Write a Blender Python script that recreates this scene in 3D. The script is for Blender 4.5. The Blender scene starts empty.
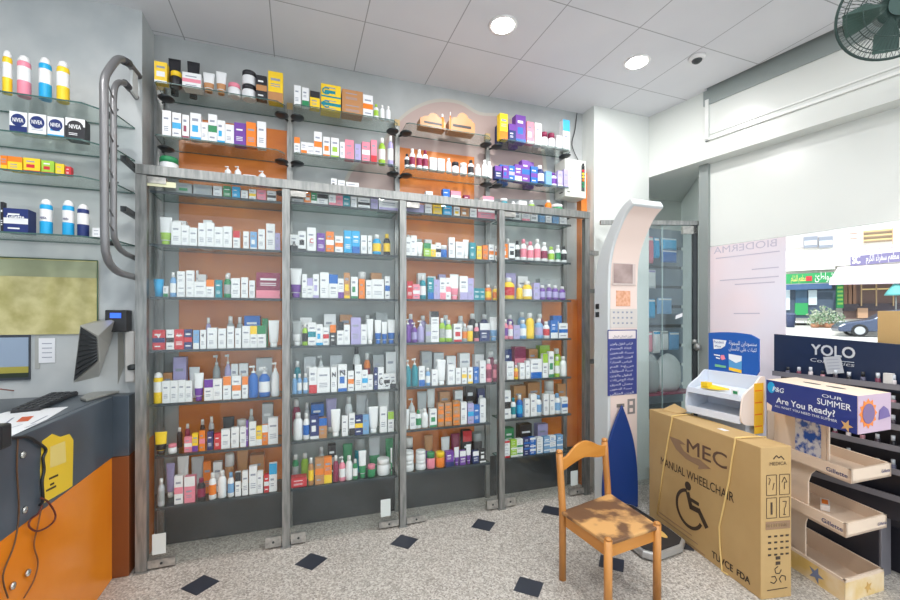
import bpy, bmesh, math, random
from mathutils import Vector, Matrix
R = random.Random(7)
SC = bpy.context.scene
COL = SC.collection
# ---------------------------------------------------------------- camera facts
FPX, EYE, YAW, HZ = 415.0, 1.6, math.radians(20.1), 318.0
SY, CY = math.sin(YAW), math.cos(YAW)

def ray(px, py):
    a = (px-450)/FPX
    return Vector((a*CY+SY, CY-a*SY, (HZ-py)/FPX))
CAM = Vector((0, 0, EYE))
def at_z(px, py, z=0.0):
    r = ray(px, py); return CAM + r*((z-EYE)/r.z)
def at_y(px, py, y):
    r = ray(px, py); return CAM + r*(y/r.y)
def at_x(px, py, x):
    r = ray(px, py); return CAM + r*(x/r.x)
def at_d(px, py, d):
    return CAM + ray(px, py)*d
def at_pl(px, py, p0, n):
    r = ray(px, py); return CAM + r*((Vector(p0)-CAM).dot(n)/r.dot(n))
def depth(p): return p.x*SY + p.y*CY

# ---------------------------------------------------------------- materials
_M = {}
def mat(name, rgb=None, rough=.5, metal=0., spec=.5, emit=None, es=0., trans=0.):
    if name in _M: return _M[name]
    m = bpy.data.materials.new(name); m.use_nodes = True
    b = m.node_tree.nodes['Principled BSDF']
    if rgb is not None: b.inputs['Base Color'].default_value = (*rgb, 1)
    b.inputs['Roughness'].default_value = rough
    b.inputs['Metallic'].default_value = metal
    b.inputs['Specular IOR Level'].default_value = spec
    if emit: b.inputs['Emission Color'].default_value = (*emit, 1); b.inputs['Emission Strength'].default_value = es
    _M[name] = m; return m
def srgb(r, g, b):
    f = lambda v: (v/255/12.92) if v/255 <= .04045 else ((v/255+.055)/1.055)**2.4
    return (f(r), f(g), f(b))
def nodes(m): return m.node_tree.nodes, m.node_tree.links
def noise_mat(name, c1, c2, scale, rough=.5, detail=4, metal=0., bump=0., stretch=(1, 1, 1), lo=.35, hi=.65, spec=.5):
    m = mat(name, c1, rough, metal, spec); n, l = nodes(m); b = n['Principled BSDF']
    tc = n.new('ShaderNodeTexCoord'); mp = n.new('ShaderNodeMapping'); mp.inputs['Scale'].default_value = stretch
    tx = n.new('ShaderNodeTexNoise'); tx.inputs['Scale'].default_value = scale; tx.inputs['Detail'].default_value = detail
    r = n.new('ShaderNodeValToRGB'); r.color_ramp.elements[0].position = lo; r.color_ramp.elements[1].position = hi
    r.color_ramp.elements[0].color = (*c1, 1); r.color_ramp.elements[1].color = (*c2, 1)
    l.new(tc.outputs['Object'], mp.inputs['Vector']); l.new(mp.outputs['Vector'], tx.inputs['Vector'])
    l.new(tx.outputs['Fac'], r.inputs['Fac']); l.new(r.outputs['Color'], b.inputs['Base Color'])
    if bump:
        bp = n.new('ShaderNodeBump'); bp.inputs['Strength'].default_value = bump; bp.inputs['Distance'].default_value = .01
        l.new(tx.outputs['Fac'], bp.inputs['Height']); l.new(bp.outputs['Normal'], b.inputs['Normal'])
    return m
def glass_mat(name, tint, refl=1.0, rough=.02, haze=0.0, hcol=(.8, .85, .85)):
    m = bpy.data.materials.new(name); m.use_nodes = True; n, l = nodes(m); n.clear()
    o = n.new('ShaderNodeOutputMaterial'); t = n.new('ShaderNodeBsdfTransparent'); g = n.new('ShaderNodeBsdfGlossy')
    t.inputs['Color'].default_value = (*tint, 1); g.inputs['Roughness'].default_value = rough
    f = n.new('ShaderNodeLayerWeight'); f.inputs['Blend'].default_value = .5
    pw = n.new('ShaderNodeMath'); pw.operation = 'POWER'; pw.inputs[1].default_value = 5; l.new(f.outputs['Facing'], pw.inputs[0])
    mu = n.new('ShaderNodeMath'); mu.operation = 'MULTIPLY_ADD'; mu.inputs[1].default_value = .5*refl; mu.inputs[2].default_value = .035*refl
    mx = n.new('ShaderNodeMixShader'); l.new(pw.outputs[0], mu.inputs[0]); l.new(mu.outputs[0], mx.inputs[0])
    l.new(t.outputs[0], mx.inputs[1]); l.new(g.outputs[0], mx.inputs[2]); last = mx
    if haze:
        d = n.new('ShaderNodeBsdfDiffuse'); d.inputs['Color'].default_value = (*hcol, 1)
        m2 = n.new('ShaderNodeMixShader')
        tc = n.new('ShaderNodeTexCoord'); nz = n.new('ShaderNodeTexNoise'); nz.inputs['Scale'].default_value = 2.2; nz.inputs['Detail'].default_value = 3
        r = n.new('ShaderNodeMapRange'); r.inputs[1].default_value = .35; r.inputs[2].default_value = .7
        r.inputs[3].default_value = haze*.3; r.inputs[4].default_value = haze*1.6
        l.new(tc.outputs['Object'], nz.inputs['Vector']); l.new(nz.outputs['Fac'], r.inputs[0]); l.new(r.outputs[0], m2.inputs[0])
        l.new(mx.outputs[0], m2.inputs[1]); l.new(d.outputs[0], m2.inputs[2]); last = m2
    l.new(last.outputs[0], o.inputs[0]); _M[name] = m; return m

PAL = {'W': ((236, 238, 240), 'white'), 'G': ((168, 174, 176), 'grey'), 'g': ((40, 140, 88), 'green'), 'b': ((20, 104, 190), 'blue'),
       'c': ((30, 168, 224), 'sky-blue'), 'n': ((26, 46, 110), 'navy'), 'o': ((240, 130, 30), 'orange'), 'r': ((205, 40, 52), 'red'),
       'p': ((236, 140, 160), 'pink'), 'P': ((112, 60, 160), 'purple'), 'L': ((176, 168, 214), 'lilac'), 'y': ((248, 208, 40), 'yellow'),
       'k': ((36, 36, 42), 'black'), 'm': ((140, 36, 76), 'maroon'), 't': ((16, 140, 156), 'teal'), 'B': ((190, 136, 88), 'tan'),
       'l': ((158, 202, 60), 'lime-green'), 'S': ((190, 194, 198), 'silver'), 'd': ((120, 170, 216), 'pale blue')}
def pc(k): return mat('print_'+PAL[k][1], srgb(*PAL[k][0]), .45)
INK = mat('fine_print', srgb(150, 156, 172), .6)
WHT = mat('white_gloss', srgb(238, 238, 238), .3)
STEEL = noise_mat('brushed_steel', srgb(128, 131, 130), srgb(160, 161, 158), 6, .42, metal=.7, stretch=(8, 8, 1))
DSTEEL = mat('dark_metal', srgb(70, 74, 76), .4, .7)
BLACK = mat('black_plastic', srgb(30, 31, 34), .4)
GEDGE = mat('glass_edge', srgb(70, 100, 96), .25); NOSE = mat('shelf_nosing', srgb(52, 62, 68), .35)

# ---------------------------------------------------------------- mesh builder
class MB:
    def __init__(s): s.v = []; s.f = []; s.m = []; s.sm = []; s.mats = []
    def mi(s, m):
        if m not in s.mats: s.mats.append(m)
        return s.mats.index(m)
    def add(s, vs, fs, m, smooth=False):
        o = len(s.v); s.v += [tuple(v) for v in vs]; i = s.mi(m)
        for f in fs: s.f.append([o+k for k in f]); s.m.append(i); s.sm.append(smooth)
    def box(s, c, d, m, rz=0., mtx=None):
        hx, hy, hz = d[0]/2, d[1]/2, d[2]/2
        vs = [Vector((x, y, z)) for z in (-hz, hz) for y in (-hy, hy) for x in (-hx, hx)]
        if rz: vs = [Matrix.Rotation(rz, 3, 'Z') @ v for v in vs]
        if mtx: vs = [mtx @ v for v in vs]
        vs = [v+Vector(c) for v in vs]
        s.add(vs, [(0, 2, 3, 1), (4, 5, 7, 6), (0, 1, 5, 4), (2, 6, 7, 3), (0, 4, 6, 2), (1, 3, 7, 5)], m)
    def prism(s, base, ext, m, m_side=None):      # base: list of 3D points (planar), ext: vector
        n = len(base); b = [Vector(p) for p in base]; e = Vector(ext)
        s.add(b+[p+e for p in b], [list(range(n))[::-1], list(range(n, 2*n))], m)
        s.f[-2:] = s.f[-2:]
        s.add(b+[p+e for p in b], [(i, (i+1) % n, n+(i+1) % n, n+i) for i in range(n)], m_side or m)
    def lathe(s, prof, m, c=(0, 0, 0), n=14, sx=1., sy=1., mats=None, smooth=True):
        vs = []; fs = []
        for r, z in prof:
            for k in range(n):
                a = 2*math.pi*k/n; vs.append((c[0]+r*sx*math.cos(a), c[1]+r*sy*math.sin(a), c[2]+z))
        o = len(s.v); s.v += vs
        for i in range(len(prof)-1):
            mm = s.mi(mats[i] if mats else m)
            for k in range(n):
                s.f.append([o+i*n+k, o+i*n+(k+1) % n, o+(i+1)*n+(k+1) % n, o+(i+1)*n+k]); s.m.append(mm); s.sm.append(smooth)
        s.f.append([o+k for k in range(n)][::-1]); s.m.append(s.mi(mats[0] if mats else m)); s.sm.append(False)
        s.f.append([o+(len(prof)-1)*n+k for k in range(n)]); s.m.append(s.mi(mats[-1] if mats else m)); s.sm.append(False)
    def tube(s, pts, r, m, n=8, closed=False):
        P = [Vector(p) for p in pts]; N = len(P); rings = []
        up = None
        for i, p in enumerate(P):
            if closed: t = (P[(i+1) % N]-P[i-1])
            else: t = (P[min(i+1, N-1)]-P[max(i-1, 0)])
            t.normalize()
            if up is None: up = t.orthogonal().normalized()
            up = (up - t*up.dot(t))
            up = up.normalized() if up.length > 1e-6 else t.orthogonal().normalized()
            q = t.cross(up)
            rings.append([p+(up*math.cos(2*math.pi*k/n)+q*math.sin(2*math.pi*k/n))*r for k in range(n)])
        vs = [v for rg in rings for v in rg]; fs = []
        for i in range(N if closed else N-1):
            j = (i+1) % N
            for k in range(n): fs.append((i*n+k, i*n+(k+1) % n, j*n+(k+1) % n, j*n+k))
        s.add(vs, fs, m, True)
        if not closed:
            s.f.append([len(s.v)-len(vs)+k for k in range(n)][::-1]); s.m.append(s.mi(m)); s.sm.append(False)
            s.f.append([len(s.v)-n+k for k in range(n)]); s.m.append(s.mi(m)); s.sm.append(False)
    def obj(s, name, parent=None, loc=None, rz=0., bevel=0., world=False):
        me = bpy.data.meshes.new(name)
        vs = s.v
        me.from_pydata(vs, [], s.f); 
        for m in s.mats: me.materials.append(m)
        for p, i, q in zip(me.polygons, s.m, s.sm): p.material_index = i; p.use_smooth = q
        bm = bmesh.new(); bm.from_mesh(me); bmesh.ops.remove_doubles(bm, verts=bm.verts, dist=1e-5)
        bmesh.ops.recalc_face_normals(bm, faces=bm.faces); bm.to_mesh(me); bm.free()
        o = bpy.data.objects.new(name, me); COL.objects.link(o)
        if parent: o.parent = parent
        if loc is not None: o.location = loc
        if rz: o.rotation_euler.z = rz
        if bevel:
            b = o.modifiers.new('edge', 'BEVEL'); b.width = bevel; b.segments = 2; b.limit_method = 'ANGLE'; b.angle_limit = math.radians(50)
        return o
def smooth_path(pts, k=6):
    P = [Vector(p) for p in pts]; out = []
    for i in range(len(P)-1):
        p0 = P[max(i-1, 0)]; p1 = P[i]; p2 = P[i+1]; p3 = P[min(i+2, len(P)-1)]
        for j in range(k):
            t = j/k
            out.append(.5*((2*p1)+(p2-p0)*t+(2*p0-5*p1+4*p2-p3)*t*t+(3*p1-p0-3*p2+p3)*t**3))
    out.append(P[-1]); return out
def tag(o, label, cat, group=None, kind=None):
    if label: o['label'] = label
    if cat: o['category'] = cat
    if group: o['group'] = group
    if kind: o['kind'] = kind
    return o
def struct(o, label=None):
    o['kind'] = 'structure'
    if label: o['label'] = label
    return o
def thing(name, label, cat, loc=(0, 0, 0), rz=0., group=None):
    o = bpy.data.objects.new(name, None); COL.objects.link(o); o.location = loc; o.rotation_euler.z = rz
    o.empty_display_size = .1
    return tag(o, label, cat, group)
bpy.context.view_layer.update()

AR = {'ا': (0xFE8D, 0xFE8E), 'أ': (0xFE83, 0xFE84), 'ب': (0xFE8F, 0xFE90, 0xFE91, 0xFE92), 'ة': (0xFE93, 0xFE94), 'ت': (0xFE95, 0xFE96, 0xFE97, 0xFE98),
      'ث': (0xFE99, 0xFE9A, 0xFE9B, 0xFE9C), 'ج': (0xFE9D, 0xFE9E, 0xFE9F, 0xFEA0), 'ح': (0xFEA1, 0xFEA2, 0xFEA3, 0xFEA4), 'خ': (0xFEA5, 0xFEA6, 0xFEA7, 0xFEA8),
      'د': (0xFEA9, 0xFEAA), 'ر': (0xFEAD, 0xFEAE), 'ز': (0xFEAF, 0xFEB0), 'س': (0xFEB1, 0xFEB2, 0xFEB3, 0xFEB4), 'ش': (0xFEB5, 0xFEB6, 0xFEB7, 0xFEB8),
      'ص': (0xFEB9, 0xFEBA, 0xFEBB, 0xFEBC), 'ط': (0xFEC1, 0xFEC2, 0xFEC3, 0xFEC4), 'ع': (0xFEC9, 0xFECA, 0xFECB, 0xFECC), 'ف': (0xFED1, 0xFED2, 0xFED3, 0xFED4),
      'ق': (0xFED5, 0xFED6, 0xFED7, 0xFED8), 'ك': (0xFED9, 0xFEDA, 0xFEDB, 0xFEDC), 'ل': (0xFEDD, 0xFEDE, 0xFEDF, 0xFEE0), 'م': (0xFEE1, 0xFEE2, 0xFEE3, 0xFEE4),
      'ن': (0xFEE5, 0xFEE6, 0xFEE7, 0xFEE8), 'ه': (0xFEE9, 0xFEEA, 0xFEEB, 0xFEEC), 'و': (0xFEED, 0xFEEE), 'ى': (0xFEEF, 0xFEF0), 'ي': (0xFEF1, 0xFEF2, 0xFEF3, 0xFEF4)}
def arabic(s):
    out = []
    for i, ch in enumerate(s):
        if ch not in AR: out.append(ch); continue
        f = AR[ch]
        prev = i > 0 and s[i-1] in AR and len(AR[s[i-1]]) == 4
        nxt = i < len(s)-1 and s[i+1] in AR and len(f) == 4
        k = (3 if nxt else 1) if prev else (2 if nxt else 0)
        out.append(chr(f[k]))
    return ''.join(out[::-1])

def text_mesh(txt, bold=0.):
    cu = bpy.data.curves.new('lettering', 'FONT'); cu.body = txt; cu.size = 1; cu.extrude = .0; cu.offset = 0; cu.resolution_u = 3
    o = bpy.data.objects.new('lettering', cu); COL.objects.link(o)
    dg = bpy.context.evaluated_depsgraph_get(); dg.update()
    me = bpy.data.meshes.new_from_object(o.evaluated_get(dg)); bpy.data.objects.remove(o); bpy.data.curves.remove(cu)
    return me
def lettering(txt, A, B, h, n, m, parent, name='lettering', bold=0., mirror=False, shear=0., up=None, lift=.0015):
    """text whose baseline runs from A to B on a surface with outward normal n; h = cap height"""
    me = text_mesh(txt, bold)
    if not me.vertices: return None
    xs = [v.co.x for v in me.vertices]; x0, x1 = min(xs), max(xs)
    A = Vector(A); B = Vector(B); n = Vector(n).normalized(); e = (B-A); L = e.length; e = e.normalized()
    u = up or n.cross(e); u = Vector(u).normalized(); sy = h/.73
    for v in me.vertices:
        t = (v.co.x-x0)/(x1-x0)
        if mirror: t = 1-t
        p = A+e*(t*L)+u*(v.co.y*sy)+e*(shear*v.co.y*sy)+n*lift
        v.co = p
    if bold:
        k = bold*1.2*sy; bm = bmesh.new(); vs0 = [v.co.copy() for v in me.vertices]; fs0 = [tuple(p.vertices) for p in me.polygons]
        vs2, fs2 = [], []
        for j, (du, dv) in enumerate(((-k, -k), (k, -k), (k, k), (-k, k))):
            o_ = len(vs2); vs2 += [v+e*du+u*dv+n*(.00008*j) for v in vs0]; fs2 += [[o_+i for i in f] for f in fs0]
        bm.free(); me = bpy.data.meshes.new(name); me.from_pydata(vs2, [], fs2)
    me.materials.clear(); me.materials.append(m)
    o = bpy.data.objects.new(name, me); COL.objects.link(o)
    if parent:
        o.parent = parent; bpy.context.view_layer.update(); o.matrix_parent_inverse = parent.matrix_world.inverted()
    return o
def wpart(mb, name, parent, bevel=0.):
    """part given in world coordinates"""
    o = mb.obj(name, None, bevel=bevel); o.parent = parent
    bpy.context.view_layer.update(); o.matrix_parent_inverse = parent.matrix_world.inverted(); return o
LAMP_W, SKY_S, SUN_S, EXPO = 20, 2.5, 4.0, -0.35
# ================================================================ SETTING
def BX(y): return 3.28+.1935*(3.2-y)          # face of the beam over the window
def WX(y): return 3.51+.19*(2.78-y)           # window line
def WY(x): return 3.465-.026*(x+.93)          # back wall line
WALLM = noise_mat('painted_wall', srgb(166, 170, 170), srgb(182, 186, 186), 3, .55)
WALLR = mat('glossy_wall', srgb(222, 226, 222), .25)
LWALL = noise_mat('scuffed_wall', srgb(178, 184, 186), srgb(204, 207, 206), 2.5, .5)
ORANGE = noise_mat('orange_laminate', srgb(205, 112, 42), srgb(222, 132, 58), 2.5, .3, stretch=(1, 1, 3))
def terrazzo():
    m = mat('terrazzo', srgb(170, 165, 155), .35); n, l = nodes(m); b = n['Principled BSDF']
    tc = n.new('ShaderNodeTexCoord'); v = n.new('ShaderNodeTexVoronoi'); v.inputs['Scale'].default_value = 110
    r = n.new('ShaderNodeValToRGB'); e = r.color_ramp.elements
    r.color_ramp.interpolation = 'CONSTANT'
    e[0].position = 0; e[0].color = (*srgb(160, 155, 147), 1); e[1].position = .34; e[1].color = (*srgb(190, 185, 177), 1)
    for p, c in ((.58, (206, 202, 195)), (.8, (176, 170, 162)), (.93, (138, 132, 126))):
        x = e.new(p); x.color = (*srgb(*c), 1)
    s = n.new('ShaderNodeSeparateColor'); l.new(tc.outputs['Object'], v.inputs['Vector']); l.new(v.outputs['Color'], s.inputs[0])
    l.new(s.outputs[0], r.inputs[0]); l.new(r.outputs[0], b.inputs['Base Color']); return m
f = MB(); f.box((1, .6, -.05), (9, 7.2, .1), terrazzo())
DT = mat('dark_inlay', srgb(52, 56, 66), .35)
for (dx, dy) in [(-.55+.632*k, 2.85+.025*k) for k in range(5)]+[(-.6+.63*k, 2.1+.02*k) for k in range(6)]+[(-.6+.63*k, 1.36+.02*k) for k in range(5)]:
    q = .105
    f.add([(dx-q, dy, .0006), (dx, dy-q, .0006), (dx+q, dy, .0006), (dx, dy+q, .0006)], [(0, 1, 2, 3)], DT)
struct(f.obj('floor'))
def ceiling_mat():
    m = mat('ceiling_tiles', srgb(205, 207, 212), .7); n, l = nodes(m); b = n['Principled BSDF']
    tc = n.new('ShaderNodeTexCoord'); sp = n.new('ShaderNodeSeparateXYZ'); l.new(tc.outputs['Object'], sp.inputs[0]); outs = []
    for ax, off in ((0, -.17), (1, 2.83)):
        s = n.new('ShaderNodeMath'); s.operation = 'SUBTRACT'; s.inputs[1].default_value = off; l.new(sp.outputs[ax], s.inputs[0])
        p = n.new('ShaderNodeMath'); p.operation = 'PINGPONG'; p.inputs[1].default_value = .2975; l.new(s.outputs[0], p.inputs[0])
        g = n.new('ShaderNodeMath'); g.operation = 'LESS_THAN'; g.inputs[1].default_value = .0035; l.new(p.outputs[0], g.inputs[0]); outs.append(g)
    mx = n.new('ShaderNodeMath'); mx.operation = 'MAXIMUM'; l.new(outs[0].outputs[0], mx.inputs[0]); l.new(outs[1].outputs[0], mx.inputs[1])
    nz = n.new('ShaderNodeTexNoise'); nz.inputs['Scale'].default_value = 2; l.new(tc.outputs['Object'], nz.inputs[0])
    r = n.new('ShaderNodeValToRGB'); r.color_ramp.elements[0].color = (*srgb(216, 218, 224), 1); r.color_ramp.elements[1].color = (*srgb(232, 233, 237), 1)
    l.new(nz.outputs[0], r.inputs[0])
    c = n.new('ShaderNodeMix'); c.data_type = 'RGBA'; l.new(mx.outputs[0], c.inputs[0]); l.new(r.outputs[0], c.inputs[6]); c.inputs[7].default_value = (*srgb(165, 167, 172), 1)
    l.new(c.outputs[2], b.inputs['Base Color']); return m
c = MB()
ce = [(-3.4, -3), (BX(-3)-.16, -3), (BX(2.65)-.05, 2.65), (BX(2.65), 2.65), (3.28, 3.2), (3.28, 3.9), (-3.4, 3.9)]
c.prism([(x, y, 3.6) for x, y in ce], (0, 0, .03), ceiling_mat())
struct(c.obj('ceiling'))
r = MB(); r.box((1, .45, 3.9), (9.6, 7.4, .1), mat('roof_slab', srgb(120, 120, 120), .9)); struct(r.obj('ceiling_slab'))
# back wall, wall with side shelves, jog
w = MB(); w.prism([(-.955, WY(-.955), 0), (2.64, WY(2.64), 0), (2.64, 3.9, 0), (-.955, 3.9, 0)], (0, 0, 3.85), WALLM); struct(w.obj('wall_back'))
w = MB(); w.prism([(-3.4, 3.23, 0), (-.955, 3.23, 0), (-.955, 3.9, 0), (-3.4, 3.9, 0)], (0, 0, 3.85), LWALL); struct(w.obj('wall_shelves'))
w = MB(); w.box((-3.45, .45, 1.92), (.1, 7, 3.85), LWALL); struct(w.obj('wall_left'))
w = MB(); w.prism([(2.615, 3.2, 0), (3.28, 3.2, 0), (3.28, 3.9, 0), (2.615, 3.9, 0)], (0, 0, 3.85), WALLR); struct(w.obj('column_corner'))
w = MB()
w.prism([(3.28, 3.75, 0), (4.35, 3.75, 0), (4.35, 3.9, 0), (3.28, 3.9, 0)], (0, 0, 3.85), WALLR)
struct(w.obj('wall_alcove'))
DAYPANE = bpy.data.materials.new('daylight_pane'); DAYPANE.use_nodes = True
_n, _l = nodes(DAYPANE); _n.clear(); _o = _n.new('ShaderNodeOutputMaterial'); _t = _n.new('ShaderNodeBsdfTranslucent'); _d = _n.new('ShaderNodeBsdfDiffuse'); _x = _n.new('ShaderNodeMixShader')
_t.inputs[0].default_value = (*srgb(222, 228, 224), 1); _d.inputs[0].default_value = (*srgb(206, 210, 208), 1); _x.inputs[0].default_value = .55
_l.new(_d.outputs[0], _x.inputs[1]); _l.new(_t.outputs[0], _x.inputs[2]); _l.new(_x.outputs[0], _o.inputs[0])
w = MB(); w.prism([(3.56, 2.83, 0), (4.35, 3.75, 0), (4.45, 3.75, 0), (3.66, 2.83, 0)], (0, 0, 3.0), DAYPANE); struct(w.obj('alcove_daylight_pane'))  # translucent side wall added to let daylight brighten the alcove
w = MB(); w.prism([(3.28, 3.2, 3.0), (BX(-3), -3, 3.0), (BX(-3)+1, -3, 3.0), (4.5, 3.75, 3.0), (3.28, 3.75, 3.0)], (0, 0, .85), WALLR); struct(w.obj('beam_window'))
ed = Vector((-.19, 1, 0)).normalized(); bd = Vector((.1935, -1, 0)).normalized(); bn = Vector((-1, -.1935, 0)).normalized()
p0 = Vector((3.28, 3.2, 3.0))
# panel moulding on the beam
tr = MB(); TM = mat('white_trim', srgb(232, 235, 232), .3)
A = at_pl(706, 142, p0, bn); A2 = at_pl(706, 101, p0, bn)
def along(P, s, off=0., dz=0.): return Vector((P.x, P.y, P.z))+bd*s+bn*off+Vector((0, 0, dz))
def strip(mb, P, s0, s1, z0, z1, t, m):
    a = along(P, s0); b = along(P, s1)
    mb.prism([(a.x, a.y, z0), (b.x, b.y, z0), (b.x, b.y, z1), (a.x, a.y, z1)], bn*t, m)
strip(tr, A, 0, 4, A.z, A.z+.02, .02, TM); strip(tr, A, .04, 4, A.z+.05, A.z+.062, .012, TM); strip(tr, A, 0, .03, A.z, A2.z, .02, TM)
struct(tr.obj('trim_1'))
tr = MB(); S = at_pl(704, 95, p0, bn)
strip(tr, S, 0, 4.3, 3.47, 3.84, .012, mat('shadow_gap_strip', srgb(150, 160, 158), .4)); struct(tr.obj('trim_2'))  # darker tone stands for the shade in the ceiling gap
# orange wood panels behind the shelves
def bpanel(name, x0, x1, z0, z1, t=.012):
    w = MB(); w.prism([(x0, WY(x0)-.0, z0), (x1, WY(x1)-.0, z0), (x1, WY(x1), z1), (x0, WY(x0), z1)], (0, -t, 0), ORANGE); return struct(w.obj(name))
DKB = noise_mat('dark_base_panel', srgb(48, 51, 54), srgb(62, 65, 68), 6, .35)
w = MB(); w.prism([(-.94, WY(-.94)-.013, 0), (2.55, WY(2.55)-.013, 0), (2.55, WY(2.55)-.013, .36), (-.94, WY(-.94)-.013, .36)], (0, -.012, 0), DKB); struct(w.obj('dark_sheet_back'))  # dark sheet added to darken the wall foot below the lowest shelf
bpanel('trim_3', -.80, -.08, 0, 3.04); bpanel('trim_4', .80, 1.47, 0, 3.03); bpanel('trim_5', 2.16, 2.56, 0, 1.78)
w = MB(); w.box((2.585, 3.34, 1.5), (.07, .07, 3.0), ORANGE); struct(w.obj('trim_6'))
w = MB(); w.prism([(-.96, 3.12, 0), (-.945, 3.12, 0), (-.945, 3.44, 0), (-.96, 3.44, 0)], (0, 0, .78), ORANGE); struct(w.obj('trim_7'))
# painted arch on the back wall
PINK = mat('mural_pink', srgb(182, 162, 156), .6); CRM = mat('mural_cream', srgb(186, 182, 172), .6)
def wall_poly(name, pts, m, off):
    q = [at_y(x, y, WY(at_y(x, y, 3.42).x)-off) for x, y in pts]; w = MB(); w.prism(q, (0, -.001, 0), m); return struct(w.obj(name))
arch = smooth_path([(338, 195, 0), (352, 166, 0), (376, 150, 0), (392, 126, 0), (410, 109, 0), (435, 99, 0), (460, 101, 0), (480, 112, 0), (505, 114, 0), (528, 124, 0), (543, 142, 0), (550, 200, 0)], 4)
wall_poly('wall_mural_edge', [(p.x, p.y) for p in arch], CRM, .001)
arch2 = [(446+(p.x-446)*.965, 197+(p.y-197)*.965) for p in arch]
wall_poly('wall_mural', arch2, PINK, .0025)

# window wall: painted upper panel, posts, panes
wn = Vector((-1, -.19, 0)).normalized(); wp = Vector((3.51, 2.78, 0)); wd = Vector((.19, -1, 0)).normalized()
def wstrip(mb, s0, s1, z0, z1, o0, t, m):
    a = wp+wd*s0+wn*o0; b = wp+wd*s1+wn*o0
    mb.prism([(a.x, a.y, z0), (b.x, b.y, z0), (b.x, b.y, z1), (a.x, a.y, z1)], wn*t, m)
w = MB(); wstrip(w, .03, 5.2, 2.25, 3.0, -.03, .03, WALLR); struct(w.obj('wall_over_window'))
w = MB(); GP = mat('grey_post', srgb(150, 158, 156), .35, .3)
wstrip(w, -.03, .05, 0, 3.0, -.05, .09, GP); struct(w.obj('window_1_post'))
w = MB(); wstrip(w, .05, 5.2, .25, 2.25, -.015, .006, glass_mat('window_glass', (.97, .99, .98), .8)); struct(w.obj('window_1'))
w = MB(); wstrip(w, .05, 5.2, 0, .25, -.05, .09, mat('sill_stone', srgb(150, 148, 142), .4)); struct(w.obj('window_1_sill'))
# poster film on the pane, seen from its back
def film():
    m = bpy.data.materials.new('poster_film'); m.use_nodes = True; n, l = nodes(m); n.clear()
    o = n.new('ShaderNodeOutputMaterial'); d = n.new('ShaderNodeBsdfDiffuse'); t = n.new('ShaderNodeBsdfTranslucent'); x = n.new('ShaderNodeMixShader')
    tc = n.new('ShaderNodeTexCoord'); nz = n.new('ShaderNodeTexNoise'); nz.inputs['Scale'].default_value = 1.2
    r = n.new('ShaderNodeValToRGB'); r.color_ramp.elements[0].position = .4; r.color_ramp.elements[1].position = .62
    r.color_ramp.elements[0].color = (*srgb(240, 236, 242), 1); r.color_ramp.elements[1].color = (*srgb(246, 232, 234), 1)
    l.new(tc.outputs['Object'], nz.inputs[0]); l.new(nz.outputs[0], r.inputs[0])
    for q in (d, t): l.new(r.outputs[0], q.inputs[0])
    x.inputs[0].default_value = .5; l.new(d.outputs[0], x.inputs[1]); l.new(t.outputs[0], x.inputs[2]); l.new(x.outputs[0], o.inputs[0]); return m
wpl = wp+wn*.0
pA = at_pl(709, 300, wpl, wn); pB = at_pl(786, 300, wpl, wn)
sA = (pA-wp).dot(wd); sB = (pB-wp).dot(wd)
post = MB(); wstrip(post, sA, sB, .4, 2.245, .0, .002, film())
po = tag(post.obj('window_poster'), 'pale pink poster stuck on the shop window, its mirrored heading seen from behind', 'poster')
FT = mat('faint_print', srgb(196, 190, 204), .7)
a = at_pl(714, 254, wpl, wn); b = at_pl(777, 248.5, wpl, wn); b.z = a.z
lettering('BIODERMA', a, b, .062, wn, FT, po, mirror=True, lift=.004)
for (x0, x1, y0) in ((716, 780, 259), (752, 779, 270), (720, 779, 281), (735, 775, 285), (734, 760, 314)):
    a = at_pl(x0, y0, wpl, wn); b = at_pl(x1, y0, wpl, wn); b.z = a.z
    mb = MB(); mb.prism([a+wn*.004, b+wn*.004, b+wn*.004+Vector((0, 0, .008)), a+wn*.004+Vector((0, 0, .008))], wn*.0005, FT); wpart(mb, 'printed_line', po)

# ================================================================ GLASS CABINET
CAB = thing('display_cabinet', 'steel framed glass fronted cabinet along the whole back wall with four doors', 'cabinet', (0, 0, 0))
POSTX = [-.925, -.08, .755, 1.60, 2.465]
PG = glass_mat('door_glass', (.97, .985, .98), .8, .01, .012, srgb(176, 186, 186))
SG = glass_mat('shelf_glass', (.80, .90, .88), 1.2, .02)
# header rail + foot of posts
mb = MB(); mb.box((.77, 3.13, 2.535), (3.45, .05, .06), STEEL); mb.obj('top_rail', CAB)
for x in POSTX:
    mb = MB(); wd_ = .05 if x > -.9 else .06
    mb.box((x, 3.13, 1.25), (wd_, .05, 2.5), STEEL); mb.box((x, 3.13, .005), (wd_+.02, .07, .01), STEEL); mb.obj('post', CAB)
SZ = {'S0': 2.43, 'S1': 2.085, 'S2': 1.745, 'S3': 1.40, 'S4': 1.05, 'S5': .715, 'S6': .378}
for k, z in SZ.items():
    for i in range(4):
        x0, x1 = POSTX[i]+.03, POSTX[i+1]-.03
        if i == 3: x1 = 2.33
        if i == 2 and k in ('S5', 'S6'): x1 = 1.52
        if i == 0 and k in ('S5', 'S6'): x0 += .03
        if k == 'S0': zz = z
        mb = MB(); zz = z+{0: -.008, 1: 0, 2: .004, 3: .016}[i]
        yb = WY(x1)-.02
        mb.prism([(x0, 3.17, zz-.008), (x1, 3.17, zz-.008), (x1, yb, zz-.008), (x0, yb, zz-.008)], (0, 0, .0078), SG, GEDGE)
        mb.box(((x0+x1)/2, 3.167, zz-.007), (x1-x0, .006, .017), NOSE)
        mb.obj('glass_shelf', CAB)
FIT = noise_mat('patch_fitting_steel', srgb(150, 150, 146), srgb(186, 184, 178), 30, .35, metal=.6)
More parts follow.
